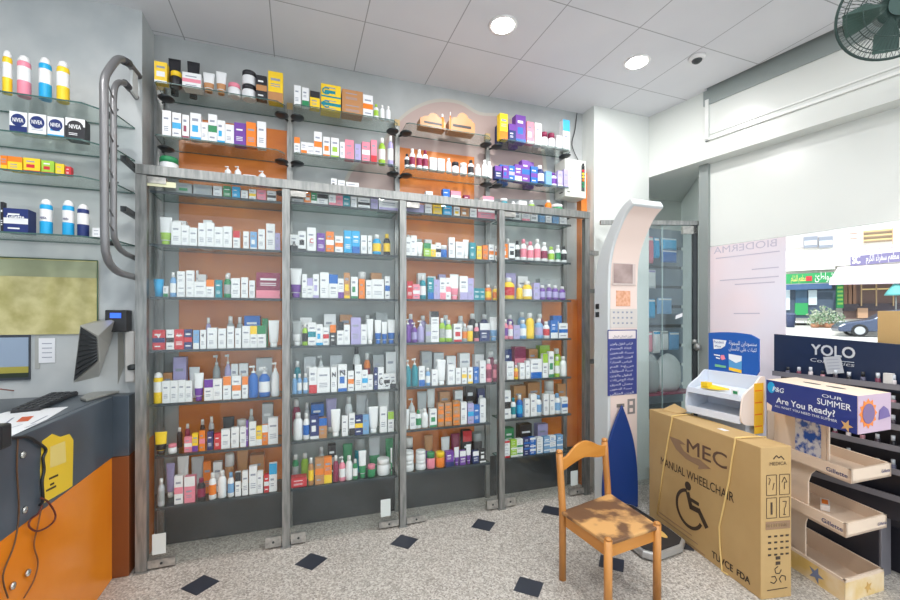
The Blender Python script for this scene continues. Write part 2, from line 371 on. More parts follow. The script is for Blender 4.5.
stk = mat('paper_sticker', srgb(205, 214, 212), .6)
for i in range(4):
    x0, x1 = POSTX[i]+.032, POSTX[i+1]-.032
    d = MB(); d.box(((x0+x1)/2, 3.13, 1.262), (x1-x0, .01, 2.476), PG); d = d.obj('glass_door', CAB)
    sides = [(x0, 1, .15, .05), (x1, -1, .10, .07)] if i in (0,) else [(x0, 1, .10, .07), (x1, -1, .15, .045)] if i == 1 else [(x0, 1, .15, .045), (x1, -1, .10, .07)] if i == 2 else [(x0, 1, .10, .07), (x1, -1, .15, .045)]
    for xx, s, wdt, hh in sides:
        mb = MB(); mb.box((xx+s*wdt/2, 3.128, .015+hh/2), (wdt, .03, hh), FIT)
        mb.lathe([(.008, -.002), (.008, .002)], DSTEEL, (0, 0, 0), 8); 
        lk = mb.v[-16:]
        for j in range(len(mb.v)-16, len(mb.v)):
            v = mb.v[j]; mb.v[j] = (xx+s*wdt/2+v[0], 3.111+v[2], .015+hh/2+v[1])
        mb.obj('patch_fitting', d)
    # top hinge
    xx, s, wdt, hh = sides[0]
    mb = MB(); mb.box((xx+s*.05, 3.128, 2.475), (.1, .03, .04), FIT); mb.obj('top_hinge', d)
    sx = {0: x0+.06, 1: x1-.1, 3: x1-.1}.get(i)
    if sx:
        mb = MB(); mb.box((sx, 3.123, .16), (.075, .002, .13), stk); mb.obj('sticker', d)
    # white corner mark (two small arrows) at the upper door corners
mb = MB(); mb.box((-.82, 3.121, 2.455), (.16, .002, .035), mat('cream_sticker', srgb(226, 226, 190), .6)); mb.obj('sticker', CAB)
# small bars joining the cabinet end to the column
for z in (2.2, 1.85, 1.2):
    mb = MB(); mb.box((2.55, 3.15, z), (.13, .03, .04), STEEL); mb.obj('side_bar', CAB)

# open glass shelves above: uprights with dark oval clamps
RACK = thing('wall_shelf_rack', 'open glass shelves on steel uprights with dark oval clamps above the cabinet', 'shelf', (0, 0, 0))
UPX = [-.905, -.06, .77, 1.585, 2.385]
WOOD = mat('pale_cap', srgb(196, 170, 120), .5)
for x in UPX:
    y = WY(x)-.035
    mb = MB(); mb.box((x, y, 1.6), (.04, .03, 3.2), STEEL); mb.obj('upright', RACK)
TZ = [3.135, 2.79, 2.555]
for x in UPX:
    y = WY(x)-.07
    for z in TZ:
        for s in (-1, 1):
            if (x < -.8 and s < 0) or (x > 2.3 and s > 0): continue
            mb = MB(); mb.lathe([(.004, -.012), (.03, -.010), (.045, 0), (.03, .010), (.004, .012)], DSTEEL, (x+s*.055, y-.05, z-.03), 16, 1.1, 1.5)
            mb.tube([(x+s*.01, y+.03, z-.03), (x+s*.05, y-.03, z-.03)], .008, DSTEEL); mb.obj('clamp', RACK)
    mb = MB(); mb.box((x, WY(x)-.035, 3.215), (.042, .034, .05), WOOD); mb.obj('upright_cap', RACK)
TG = glass_mat('open_shelf_glass', (.92, .96, .945), .8, .05, .08, srgb(180, 190, 188))
for z in TZ:
    for i in range(4):
        x0, x1 = UPX[i]+.03, UPX[i+1]-.03
        yb0, yb1 = WY(x0)-.02, WY(x1)-.02; zz = z-.007
        if z == 3.135 and i == 3: x0 = 1.64; x1 = 2.36
        pts = [(x0, yb0), (x0, 3.19), (x0+.02, 3.17), (x1-.05, 3.17), (x1, 3.22), (x1, yb1)]
        mb = MB(); mb.prism([(a, b, zz) for a, b in pts], (0, 0, .007), TG, GEDGE); mb.obj('glass_shelf', RACK)
# ================================================================ PRODUCTS
NUM = ['zero', 'first', 'second', 'third', 'fourth', 'fifth', 'sixth', 'seventh', 'eighth', 'ninth', 'tenth', 'eleventh', 'twelfth', 'thirteenth', 'fourteenth',
       'fifteenth', 'sixteenth', 'seventeenth', 'eighteenth', 'nineteenth', 'twentieth', 'twenty-first', 'twenty-second', 'twenty-third']
LID = {'W': 'white', 'k': 'black', 'y': 'yellow'}
def carton(w, d, h, k1, k2, seed):
    rr = random.Random(seed); m1, m2 = pc(k1), pc(k2) if k2 else pc(k1)
    mb = MB(); hw = w/2
    ty = rr.choice('ABCDE') if k2 else 'D'
    if ty == 'A': rows = [(0, 'a'), (.32, 'm'), (.5, 't'), (.53, 'm'), (.57, 't'), (.6, 'm'), (.7, 't'), (.78, 'm'), (1, 0)]
    elif ty == 'B': rows = [(0, 'm'), (.2, 't'), (.23, 'm'), (.27, 't'), (.3, 'm'), (.4, 't'), (.47, 'm'), (.62, 'a'), (1, 0)]
    elif ty == 'C': rows = [(0, 'm'), (.14, 't'), (.2, 'm'), (.36, 'a'), (.6, 'm'), (.72, 't'), (.79, 'm'), (1, 0)]
    elif ty == 'E': rows = [(0, 'a'), (.12, 'm'), (.3, 's'), (.55, 'm'), (.7, 't'), (.8, 'm'), (1, 0)]
    else: rows = [(0, 'm'), (.22, 't'), (.25, 'm'), (.29, 't'), (.32, 'm'), (.36, 't'), (.39, 'm'), (.66, 't'), (.73, 'm'), (1, 0)]
    xs = [-hw, -hw*.66, hw*(.2+.5*rr.random()), hw]
    idx = len(rows)
    vs = [(x, 0, z*h) for z, _ in rows for x in xs]
    for j in range(idx-1):
        t = rows[j][1]
        for i in range(3):
            m = m2 if t == 'a' else m1
            if t == 't' and i == 1: m = INK if k1 in 'WGLdyBpo' else pc('W')
            if t == 's' and i == 1: m = m2
            mb.add([vs[j*4+i], vs[j*4+i+1], vs[(j+1)*4+i+1], vs[(j+1)*4+i]], [(0, 1, 2, 3)], m)
    b = [(-hw, 0, 0), (hw, 0, 0), (hw, d, 0), (-hw, d, 0), (-hw, 0, h), (hw, 0, h), (hw, d, h), (-hw, d, h)]
    mb.add(b, [(0, 3, 2, 1), (4, 5, 6, 7), (1, 2, 6, 5), (2, 3, 7, 6), (3, 0, 4, 7)], m1)
    return mb
def build_item(kind, loc, w, h, cols, seed, rz=0., dmax=.1):
    k1 = cols[0]; k2 = cols[1] if len(cols) > 1 else None
    m1 = pc(k1); m2 = pc(k2) if k2 else WHT; rr = random.Random(seed); r = w/2
    if kind in 'bx':
        d = min(max(w*.75, .03), dmax); o = carton(w, d, h, k1, k2, seed).obj('carton', None, loc, rz); return o, 'box', 'box'
    if kind in 'su':
        nb = 'bottle' if kind == 's' else 'pump_bottle'
        r = min(r, dmax/2); f = .80 if kind == 's' else .74; hb = h*f; n = 14
        sx = (w/2)/r
        mb = MB(); lab = m2 if k2 else m1
        mb.lathe([(r*.9, 0), (r, h*.02), (r, hb*.22), (r, hb*.7), (r*.98, hb*.82), (r*.78, hb*.93), (r*.48, hb), (r*.44, hb*1.04)], m1, (0, r, 0), n, sx, 1, [m1, m1, lab, m1, m1, m1, m1])
        o = mb.obj(nb, None, loc, rz)
        if kind == 's':
            mb = MB(); cm = WHT if k1 != 'W' else (m2 if k2 and rr.random() < .6 else WHT)
            if k1 == 'k' and k2: cm = m2
            mb.lathe([(r*.56, hb*1.0), (r*.54, h*.97), (r*.48, h)], cm, (0, r, 0), 12); mb.obj('cap', o)
        else:
            mb = MB(); mb.lathe([(r*.42, hb*1.0), (r*.42, h*.82), (r*.12, h*.83), (r*.12, h*.93), (r*.3, h*.93), (r*.3, h)], WHT, (0, r, 0), 10)
            mb.box((-r*.45, r, h*.965), (r*.9, r*.28, h*.05), WHT); mb.obj('pump', o)
        return o, 'bottle', 'bottle' if kind == 's' else 'pump bottle'
    if kind == 't':
        hc = h*.16; mb = MB(); n = 14; vs = []; fs = []; prof = [(hc, .62, .62), (hc+h*.03, .8, .7), (h*.45, .9, .5), (h*.8, .97, .22), (h*.93, 1, .06), (h, 1, .04)]
        d = min(r, .03)
        for z, a, b in prof:
            for k in range(n): vs.append((r*a*math.cos(2*math.pi*k/n), d+d*b*math.sin(2*math.pi*k/n), z))
        for i in range(len(prof)-1):
            mm = m2 if (k2 and i in (1,)) else m1
            mb.add(vs, [(i*n+k, i*n+(k+1) % n, (i+1)*n+(k+1) % n, (i+1)*n+k) for k in range(n)], mm, True)
        mb.add(vs, [[(len(prof)-1)*n+k for k in range(n)], list(range(n))[::-1]], m1)
        o = mb.obj('tube', None, loc, rz); mb = MB(); mb.lathe([(r*.6, 0), (r*.64, hc*.1), (r*.62, hc)], m2, (0, d, 0), n, 1, d/r if d/r > .7 else .8); mb.obj('cap', o)
        return o, 'tube', 'tube'
    if kind == 'j':
        mb = MB(); rj = min(r, .055); mb.lathe([(rj*.92, 0), (rj, h*.06), (rj, h*.6), (rj*.9, h*.66)], m1, (0, rj, 0), 18, r/rj, 1); o = mb.obj('jar', None, loc, rz)
        mb = MB(); mb.lathe([(rj*.97, h*.66), (rj*.97, h*.96), (rj*.9, h)], m2, (0, rj, 0), 18, r/rj, 1); mb.obj('lid', o); return o, 'jar', 'jar'
    if kind == 'c':
        mb = MB(); mb.lathe([(r*.96, 0), (r, h*.02), (r, h*.36), (r, h*.7), (r, h*.8), (r*.9, h*.83)], m1, (0, r, 0), 18, 1, 1, [m1, m1, WHT if k1 != 'W' else m1, m1, m1]); o = mb.obj('spray_can', None, loc, rz)
        mb = MB(); mb.lathe([(r*.9, h*.82), (r*.88, h*.88), (r*.6, h*.97), (r*.2, h)], WHT, (0, r, 0), 18); mb.obj('cap', o); return o, 'can', 'spray can'
    if kind == 'q':   # open cup
        mb = MB(); mb.lathe([(r*.72, 0), (r, h), (r*.93, h), (r*.68, h*.04)], m1, (0, r, 0), 20); o = mb.obj('cup', None, loc, rz); return o, 'cup', 'cup'
    if kind == 'd':   # shelf-ready pack with a wavy crown
        mb = MB(); rr = random.Random(seed); pts = [(-r, 0, 0), (r, 0, 0), (r, 0, h*.55)]
        for a_, b_ in ((.8, .62), (.74, .72), (.5, .76), (.4, .9), (.1, 1.0), (-.1, .97), (-.3, .86), (-.36, .74), (-.7, .7), (-.8, .6)): pts.append((r*a_, 0, h*b_))
        pts.append((-r, 0, h*.55)); mb.prism(pts, (0, .006, 0), m1)
        mb.box((0, .05, h*.25), (w, .09, h*.5), m1); mb.box((0, -.0015, h*.3), (w*.7, .002, h*.12), m2)
        o = mb.obj('carton', None, loc, rz); return o, 'box', 'display pack'
ITEMS = []   # (shelf key, order, obj, look)
def put_row(key, place, basez, yf, spec, back=False, dmax=.1):
    toks = spec.split(); n = 0; last = {0: -99, 1: -99}
    for tk in toks:
        back_ = tk[0] == '^'; tk = tk.lstrip('^'); kind = tk[0]; rng, hh, cols = tk[1:].split(':'); x0, x1 = map(float, rng.split('-'))
        x0 = max(x0, last[back_]); last[back_] = x1
        stack = 1
        if back_ and cols[0] == 'G': cols = R.choice('WGSSdWBL')+cols[1:]
        if kind in '23': stack = int(kind); kind = cols[0]; cols = cols[1:]
        y = yf+(.125 if back_ else 0)
        a = at_y(x0, 300, y); b = at_y(x1, 300, y); cx = (a.x+b.x)/2; w = max(b.x-a.x-.002, .012); dd = depth(Vector((cx, y, 0))); h = float(hh)*dd/FPX/stack
        if kind in 'suctjq': w = min(w, .11)
        if kind in 'sucjq': 
            pass
        for s in range(stack):
            z = basez+s*h; n += 1
            seed = hash((round(cx*1000), s, round(basez*1000))) & 0xffff
            rz = (R.random()-.5)*.05 if kind in 'bdx' and stack == 1 else 0.
            o, cat, word = build_item(kind, (cx, y+(.0 if not rz else .002), z+.0005), w, h-.0005, cols, seed, rz, dmax)
            c1 = PAL[cols[0]][1]; c2 = PAL[cols[1]][1] if len(cols) > 1 else ''
            look = f'{c1} {word}' + (f' with {c2} ' + {'b': 'print', 'x': 'print', 's': 'label', 'u': 'label', 't': 'cap', 'j': 'lid', 'c': 'print', 'q': 'rim', 'd': 'print'}[kind] if c2 and c2 != c1 else '')
            ITEMS.append([key, place, o, look, cat, word, cx, s, back_])
BAY = {1: 'first bay', 2: 'second bay', 3: 'third bay', 4: 'fourth bay'}
LVL = {'S0': 'top glazed shelf', 'S1': 'second glazed shelf', 'S2': 'third glazed shelf', 'S3': 'fourth glazed shelf', 'S4': 'fifth glazed shelf', 'S5': 'sixth glazed shelf', 'S6': 'lowest glazed shelf',
       'T1': 'top open shelf', 'T2': 'middle open shelf', 'T3': 'low open shelf'}
DATA = {
 (1, 'T1'): 'b154-167:21:yW j169-181:15:ky b182-201:15:Wp t202-214:20:WB t215-226:23:WB j227-240:13:Wp 2241-256:28:jWk b256-267:24:kB b268-283:30:yB ^t167-180:37:kk ^t186-199:37:kk',
 (1, 'T2'): 'b162-171:26:W b172-181:25:Wc b182-189:24:Wm b190-201:27:Wc b201-208:19:Wt b208-217:28:Wg b217-225:23:Wc b225-234:20:Wp b234-246:23:P b246-256:25:o b257-266:27:W',
 (1, 'T3'): 'j156-177:17:Wg u224-231:13:W u234-241:14:W b243-256:6:W u258-266:12:W b266-279:5:W',
 (1, 'S0'): 'b176-192:11:Gg b193-212:11:G b213-222:11:W b223-231:12:g b232-240:12:c b241-248:9:W b249-256:11:Wy b257-266:11:p b267-276:11:Wk',
 (1, 'S1'): 't158-171:29:Wl b171-181:24:W b181-189:21:W b189-197:19:W b198-206:24:W b206-214:25:W b214-223:21:W b223-232:22:W b233-240:18:Wr b243-249:18:W b250-257:18:dW b258-265:21:W b266-275:27:W b275-280:18:L ^b173-186:28:W ^b203-212:30:W',
 (1, 'S2'): 'q152-163:18:c b163-168:11:Wg s169-176:25:dW 2177-185:26:bW 2186-194:27:bW b194-206:16:W b206-214:18:Wo b215-222:18:t s223-231:24:gG b231-240:20:W b241-248:21:W b249-255:18:W b256-280:26:mp ^b196-206:24:W ^b178-188:28:W ^s224-232:26:G',
 (1, 'S3'): 'b152-165:20:rn b166-174:20:Wk b174-184:20:rW b184-192:20:nr b193-199:19:dW b200-206:19:W b207-217:21:W b218-226:20:W b227-234:22:W b235-241:20:W b242-250:22:W b250-257:22:Wy b257-266:22:Wg t268-279:27:WW ^s205-211:30:G ^s226-234:31:G ^s236-243:30:G ^b244-260:31:bc ^b262-268:28:g',
 (1, 'S4'): 'c152-162:31:y b162-170:22:W b170-178:22:W b178-185:22:W b185-192:21:W t193-203:28:WP b204-213:21:WP b213-222:21:Wd b223-231:23:Wo b232-241:23:Wo b242-248:22:Wo u248-258:32:b u258-270:30:bW u271-279:34:W ^b163-172:27:BG ^b173-186:42:G ^t188-199:31:W ^u212-220:42:G ^u224-231:42:G ^b227-238:32:Wt ^b239-248:32:Wt ^b256-272:36:G ^s203-209:30:G',
 (1, 'S5'): 't153-166:22:yk j167-176:9:Wp b184-192:15:pW b192-198:18:yP b199-205:20:op b207-213:18:nW b214-221:16:rW b221-230:19:W b231-239:20:W b240-246:20:W b241-248:26:P b249-256:24:W b256-262:19:yW b262-268:20:oW b268-278:26:W ^s176-182:20:k ^s184-190:23:m ^s199-205:26:k ^s208-214:28:Gk ^t222-234:26:k ^j236-246:22:W ^s248-254:32:G ^b262-273:36:G',
 (1, 'S6'): 's157-164:27:SG b174-183:28:Wp b184-195:26:pW s196-205:22:km s208-216:26:Wo s217-226:27:W s227-234:24:Wd b235-241:24:Wk b242-248:24:Wo b249-257:28:W b257-263:22:W b264-269:18:rW b269-277:28:Wc ^t165-174:34:L ^t176-188:40:G ^t190-203:37:G ^b202-211:32:oy ^b213-222:30:G ^j224-234:36:G ^t236-248:38:G ^b250-264:32:G ^b257-263:30:o',
 (2, 'T1'): 'b294-301:20:Wc b302-309:19:Wg b310-320:17:yk 2321-341:26:byt 2342-363:24:bBk b363-373:22:Wo s374-379:15:Wl s380-385:15:W s386-391:15:W',
 (2, 'T2'): 'b294-300:16:Wo b301-307:12:Wo b307-314:12:Wo b314-322:24:Wo b323-330:20:Wo b331-339:20:Wl b340-345:17:W b345-354:20:pW b355-361:17:L b362-370:20:pW b371-377:23:pr s379-386:27:lW s388-394:30:LW',
 (2, 'T3'): 'b331-337:11:Wk b338-345:10:W b346-359:9:Wo',
 (2, 'S0'): 'b292-303:12:Wk b304-311:12:oW b311-317:12:gW b317-328:11:Wk b329-336:11:Wp b336-343:11:p b343-350:12:t b351-357:12:Wr b358-370:11:Wk b371-378:11:L b379-398:11:WL',
 (2, 'S1'): 'b290-298:16:Wk b298-306:20:Wk b307-316:24:Wr b317-325:19:P b326-334:21:oW b335-343:17:Wo b344-352:23:cb b352-360:23:cb b361-367:19:W b368-372:19:W s373-382:21:cy s384-391:22:ky',
 (2, 'S2'): 't290-302:30:WP b302-307:24:W b307-313:20:WL b313-319:24:WL b320-329:26:WP b329-338:24:Wb b338-344:20:WP b344-350:26:By b351-358:22:Wg b359-365:20:oW b366-372:19:Wp b372-384:20:W b385-390:23:Wb ^j358-367:28:g ^b371-382:27:G',
 (2, 'S3'): 't292-302:25:GW s301-308:22:lk b308-316:23:Wt b316-323:21:Wc b323-329:18:Wr b330-336:20:ko b337-344:23:Wk b344-350:20:Wg b351-361:27:L b361-367:20:W t367-374:25:W t375-382:24:Wb t382-388:22:Wb t388-396:24:Wb ^b300-312:27:G ^b324-336:30:G ^b340-352:29:BG ^s364-372:28:G ^b376-388:30:G',
 (2, 'S4'): 's292-297:20:d s297-302:20:dW s303-308:20:dW b309-317:26:Wr b317-330:25:W b331-337:25:Wk b338-347:27:Wb b348-354:20:Wo b355-362:26:W b362-368:20:Wc b368-373:15:Wk b374-378:22:n b378-384:22:Wk b384-390:15:Wk b390-396:15:Wk ^s294-301:30:t ^b304-316:34:G ^u317-325:34:W ^b330-342:34:G ^s353-361:42:Gk ^s364-371:34:om ^b373-384:32:G ^b386-396:34:W',
 (2, 'S5'): 's293-303:27:W s303-310:26:Wb b310-319:24:nW b319-327:20:Bb t331-341:27:W b342-348:20:Wp b349-355:22:Wk b355-363:19:ny b363-369:19:d t369-379:26:WW b380-387:26:W b388-394:20:Wl ^s292-301:36:m ^s304-310:32:G ^b311-324:30:bn ^t326-337:34:G ^s345-353:34:G ^t356-368:36:G ^t378-390:36:W ^b338-344:30:G',
 (2, 'S6'): 'b291-307:9:rW s308-314:27:By b315-324:26:Bo b324-332:26:oy s333-339:26:m u339-346:24:pW s346-353:24:W s353-358:20:gW t359-367:27:Wg j368-376:12:gp j378-391:16:W t385-392:27:Wg ^s292-299:26:gG ^s301-309:26:l ^s318-325:30:G ^b328-336:32:kG ^t343-353:30:g ^j355-366:34:tG ^t369-381:34:Gg ^t386-394:30:g',
 (3, 'T1'): 'd420-446:15:Bk d449-475:20:Bk s421-425:19:o s441-445:16:o',
 (3, 'T2'): 's405-410:14:Wk s410-416:20:Wm s417-423:20:Wm s423-429:20:Wm b430-437:13:W b438-445:13:W s447-452:15:W j453-460:12:Wk j461-468:12:W s469-475:16:Wk s476-482:13:W s483-488:18:W s488-493:17:W',
 (3, 'T3'): 'b426-433:8:Wg b443-450:12:b b451-461:11:pW b464-470:8:m b483-494:9:Wp',
 (3, 'S0'): 'b405-424:9:L b425-432:10:W b433-442:11:yW b443-452:11:c b454-460:10:Wy b461-469:10:BW b470-477:10:W b478-495:11:pW',
 (3, 'S1'): 'b405-411:19:W b411-417:21:W t417-424:15:W b424-431:14:lg b431-436:13:yW b436-441:15:Wk j441-448:13:b b449-455:21:W b456-464:17:W t464-470:20:W b470-476:17:t b477-482:14:y b483-488:15:o b489-494:16:Wo b495-500:15:Wo ^s406-412:24:G ^b414-422:20:G ^b425-432:20:G ^b455-462:19:W',
 (3, 'S2'): 'b407-413:18:rW b413-420:15:pW s420-427:24:tW b428-434:22:tb b434-440:20:L b440-446:22:Wp b446-451:22:Wp t451-460:26:Wp b460-468:24:WL b468-474:22:L b474-480:12:t b480-485:12:t s486-493:16:oy s494-500:15:yo ^b418-426:27:W ^b428-436:24:W ^b439-446:26:G ^s408-414:20:k',
 (3, 'S3'): 'u405-412:24:P u412-418:20:PL u418-425:22:L b426-431:18:GL 2431-439:31:bWk s440-446:24:lG s446-453:22:lW b454-462:18:Wr s463-468:18:Go j466-474:16:y s475-480:18:pk b480-490:18:nW t491-499:24:Wd ^s408-415:28:P ^s420-428:26:L ^s443-451:26:Gl ^s458-466:25:GW ^s470-478:27:k ^s482-490:26:nk',
 (3, 'S4'): 'u405-412:27:t u412-419:28:t b419-425:20:Wb s426-431:18:dW b432-438:16:W t438-447:25:WW b448-455:20:W b456-461:16:W b462-467:16:Wy b468-473:16:Wy b474-479:16:b b480-486:22:W s487-493:23:pm s494-500:22:mp ^b422-432:32:G ^b434-444:30:GW ^b447-456:26:G ^b460-470:28:W ^b475-484:26:W ^s488-497:28:m',
 (3, 'S5'): 't405-410:20:W b410-416:16:W s416-422:18:Wg s422-429:19:W b430-437:18:Wg 3438-444:23:bBo 3445-452:23:bBo 3453-460:24:bBo b461-467:22:W b468-474:20:Lc b474-480:18:b b480-486:24:W ^u409-416:26:W ^t418-428:32:GW ^t428-436:34:Wk ^b440-450:30:Bk ^b455-463:30:W ^b466-476:34:kG ^b478-485:30:nk',
 (3, 'S6'): '2404-415:20:jWW 2417-427:19:jWW j428-436:16:pg j437-446:15:oy b446-454:15:Pn t455-460:18:WP b460-466:14:PW t467-472:19:WP b473-479:12:nW b480-486:13:kW ^j406-414:28:k ^t425-434:28:BP ^t442-451:24:W ^t452-461:26:m ^b463-472:28:kr ^j474-484:24:kG',
 (4, 'T1'): 'b500-508:26:yo b509-516:17:nP b516-526:27:Pb b527-534:22:pW b535-542:22:Wr j543-549:15:Wm j550-556:15:Wm b557-562:13:W b563-570:30:Wc ^b497-503:20:nP ^b511-518:20:P',
 (4, 'T2'): 'b495-502:13:nP b503-509:14:Pb b509-515:15:bL b515-522:17:PW b522-530:22:Pb b531-538:17:bP s538-546:20:nW b546-552:14:dW s552-558:14:WP b558-563:16:LW b564-569:18:LP ^b500-508:20:b ^b526-534:26:Pb',
 (4, 'T3'): 'j502-509:9:tW s512-517:7:W b519-527:8:W s530-536:10:Gl j538-546:6:Wk s547-553:12:o j554-566:9:gW',
 (4, 'S0'): 'b505-512:9:Wk b513-521:10:WG b522-530:9:Wp b531-538:10:WG b540-545:11:d b546-552:9:W b553-559:10:d b560-567:10:Wk',
 (4, 'S1'): 'b503-508:16:oW b509-515:17:Wk s516-521:20:Wk s522-528:22:Wp s529-535:20:Wp s536-542:23:Wp s543-549:20:Wm s550-556:16:Wl s557-562:18:Wg s563-568:17:Wk ^s506-512:24:W ^s525-532:22:p',
 (4, 'S2'): 's505-517:22:yr s518-524:15:y s525-534:19:yW b534-540:17:L s541-547:15:PL s548-553:16:PL s554-560:15:PL s561-567:14:PL ^b506-516:27:L ^b518-528:24:W ^b540-550:22:G',
 (4, 'S3'): 's504-509:20:pP s509-514:18:pW b514-520:14:L s521-528:19:dW s526-536:26:y s537-545:20:dL s545-551:17:Wr b551-558:18:bW b559-568:15:Wb ^s508-515:24:P ^s520-528:26:d ^s538-546:24:m ^b553-562:22:b',
 (4, 'S4'): 'b507-514:18:Wy s515-519:14:yo b520-525:16:W b526-530:18:W b531-542:19:Wb b543-548:24:Wl b549-554:26:Wg s556-561:20:lW s562-568:20:W ^b505-512:28:nk ^b515-526:30:pm ^b529-538:27:BG ^b540-550:30:lW ^s555-563:26:l',
 (4, 'S5'): 'b504-511:28:Wk s512-517:20:Wt s518-524:22:bc b525-530:18:W b531-537:22:Wd s537-543:20:Wd b544-549:21:W b550-555:20:Wr s556-562:20:Wd b562-568:16:Wb ^b514-526:28:B ^b528-540:30:BG ^j547-556:30:W ^b558-566:26:B',
}
def stacks():
    # flat cartons piled in short columns on the lowest shelf of the last bay
    cols = ['Wr', 'lW', 'Wg', 'nb', 'bW', 'Wd', 'dW', 'Wd', 'dW']
    return ' '.join(f'3{504+6.6*i:.0f}-{510+6.6*i:.0f}:{17-.1*i:.0f}:b{cols[i]}' for i in range(9))
DATA[(4, 'S6')] = stacks()+' ^b505-514:24:gk ^b520-532:26:kG ^b538-548:24:G'
dz = {1: -.008, 2: 0, 3: .004, 4: .016}
for (bay, lv), spec in DATA.items():
    if lv[0] == 'S': z = SZ[lv]+dz[bay]
    else: z = TZ[int(lv[1])-1]
    put_row((bay, lv), f'{LVL[lv]}, {BAY[bay]}', z+.0, 3.19, spec)
# side shelves above the counter
LZ = [2.83, 2.62, 2.41, 2.07]
put_row((0, 'A'), 'top side shelf', LZ[0], 2.96, 'c0-10:44:yW c14-28:42:pk c36-49:43:cn c54-67:42:yL')
put_row((0, 'B'), 'second side shelf', LZ[1], 2.96, 'b9-27:21:Wn b28-46:21:Wn b47-64:20:Wc b65-85:21:kW')
put_row((0, 'C'), 'third side shelf', LZ[2], 2.96, 'b0-7:14:oy b7-22:14:yo b23-40:14:yr b41-54:13:lr b55-64:11:yp b65-71:9:r')
put_row((0, 'D'), 'bottom side shelf', LZ[3], 2.96, 'b0-3:30:k b3-28:24:nW c37-50:36:ct c60-72:36:cW c75-87:33:nW b92-101:9:W')
def mark(key, px, txt, k, f0=.2, f1=.8, z0=.4, hh=.3, which=0, oval=None):
    y = 3.19 if key[0] else 2.96; x = at_y(px, 300, y).x
    c_ = sorted([i for i in ITEMS if i[0] == key and not i[8]], key=lambda i: abs(i[6]-x)); it = [i for i in c_ if abs(i[6]-c_[0][6]) < 1e-4]; o = sorted(it, key=lambda i: i[7])[which][2]
    xs = [v.co.x for v in o.data.vertices]; zs = [v.co.z for v in o.data.vertices]; w = max(xs)-min(xs); h = max(zs)
    M_ = Matrix.Translation(o.location) @ Matrix.Rotation(o.rotation_euler.z, 4, 'Z')
    if oval:
        mb = MB(); mb.prism([(w*.42*math.cos(t), -.0012, h*(z0+hh/2)+h*.3*math.sin(t)) for t in [j*math.pi/8 for j in range(16)]], (0, .001, 0), pc(oval)); mb.obj('printed_oval', o)
    A_ = M_ @ Vector((min(xs)+w*f0, -.0016, h*z0)); B_ = M_ @ Vector((min(xs)+w*f1, -.0016, h*z0))
    lettering(txt, A_, B_, h*hh, (0, -1, 0), pc(k), o, bold=.01, up=Vector((0, 0, 1)))
for px in (334, 342): mark((2, 'S4'), px, 'N', 'k', .2, .8, .6, .2)
for px in (381, 387, 393): mark((2, 'S4'), px, 'C', 'k', .2, .75, .2, .35)
for w_ in (0, 1): mark((2, 'T1'), 331, 'C', 't', .05, .4, .2, .55, w_)
for px in (294, 302): mark((2, 'S1'), px, 'A', 'k', .25, .75, .3, .3)
mark((2, 'S1'), 311, 'C', 'r', .3, .7, .35, .2)
for px in (158, 179): mark((1, 'S3'), px, 'V', 'W', .3, .7, .6, .22)
mark((1, 'S3'), 203, 'V', 'k', .3, .7, .6, .22)
for px in (18, 37, 55, 75): mark((0, 'B'), px, 'NIVEA', 'W', .2, .8, .5, .2, 0, 'n' if px < 70 else 'k')
mark((0, 'D'), 15, 'Gillette', 'W', .15, .85, .55, .2)
for px in (43, 66, 81): mark((0, 'D'), px, 'NIVEA', 'n' if px < 70 else 'W', .25, .75, .5, .08)
# labels
from collections import Counter, defaultdict
by = defaultdict(list)
for it in ITEMS: by[it[0]].append(it)
ORD = lambda n: NUM[n]
for key, its in by.items():
    cnt = Counter((it[3], it[8]) for it in its)
    cols = defaultdict(list)
    for row in (False, True):
        rowi = sorted([it for it in its if it[8] == row], key=lambda t: (t[6], t[7]))
        xs = sorted({round(t[6], 4) for t in rowi})
        seen = Counter()
        for it in rowi:
            look = it[3]; tot = cnt[(look, row)]; other = cnt[(look, not row)]
            same = [t for t in rowi if t[3] == look]
            stacked = any(t[6] == it[6] and t[7] != it[7] for t in rowi)
            place = it[1]
            pre = ''
            if tot > 1:
                sx = sorted({round(t[6], 4) for t in same}); i = sx.index(round(it[6], 4))+1
                if len(sx) > 1: pre = f', {ORD(i)} from counter'
            if stacked:
                mx = max(t[7] for t in rowi if t[6] == it[6])
                pre += ', ' + ('bottom' if it[7] == 0 else 'top' if it[7] == mx else 'middle') + ' one'
            lab = f'{look}{pre}, {"back row, " if row else "" if not other else "front row, "}{place}'
            tag(it[2], lab, it[4], None)
            it[2]['group'] = {'box': 'boxes', 'bottle': 'bottles', 'tube': 'tubes', 'jar': 'jars', 'can': 'cans', 'cup': 'cups'}[it[4]]+' on the '+place
# ================================================================ SIDE SHELVES, COUNTER
SH = thing('wall_shelf_rack', 'open glass shelves beside a bent grey tube bracket above the counter', 'shelf', (0, 0, 0))
for z in LZ:
    pts = [(-2.3, 3.22), (-2.3, 2.94), (-1.16, 2.94), (-1.03, 3.04), (-.99, 3.22)]
    mb = MB(); mb.prism([(a, b, z-.009) for a, b in pts], (0, 0, .009), TG, GEDGE); mb.obj('glass_shelf', SH)
    mb = MB(); mb.lathe([(.004, -.014), (.03, -.011), (.036, 0), (.03, .011), (.004, .014)], DSTEEL, (-1.06, 3.02, z-.024), 16, 1.2, 1); mb.tube([(-1.06, 3.02, z-.02), (-.975, 2.9, z-.03)], .006, DSTEEL); mb.obj('clamp', SH)
TUB = mat('grey_tube', srgb(132, 132, 134), .4, .5); RUB = mat('dark_sleeve', srgb(60, 60, 64), .5)
def rnd(pts): return smooth_path(pts, 5)
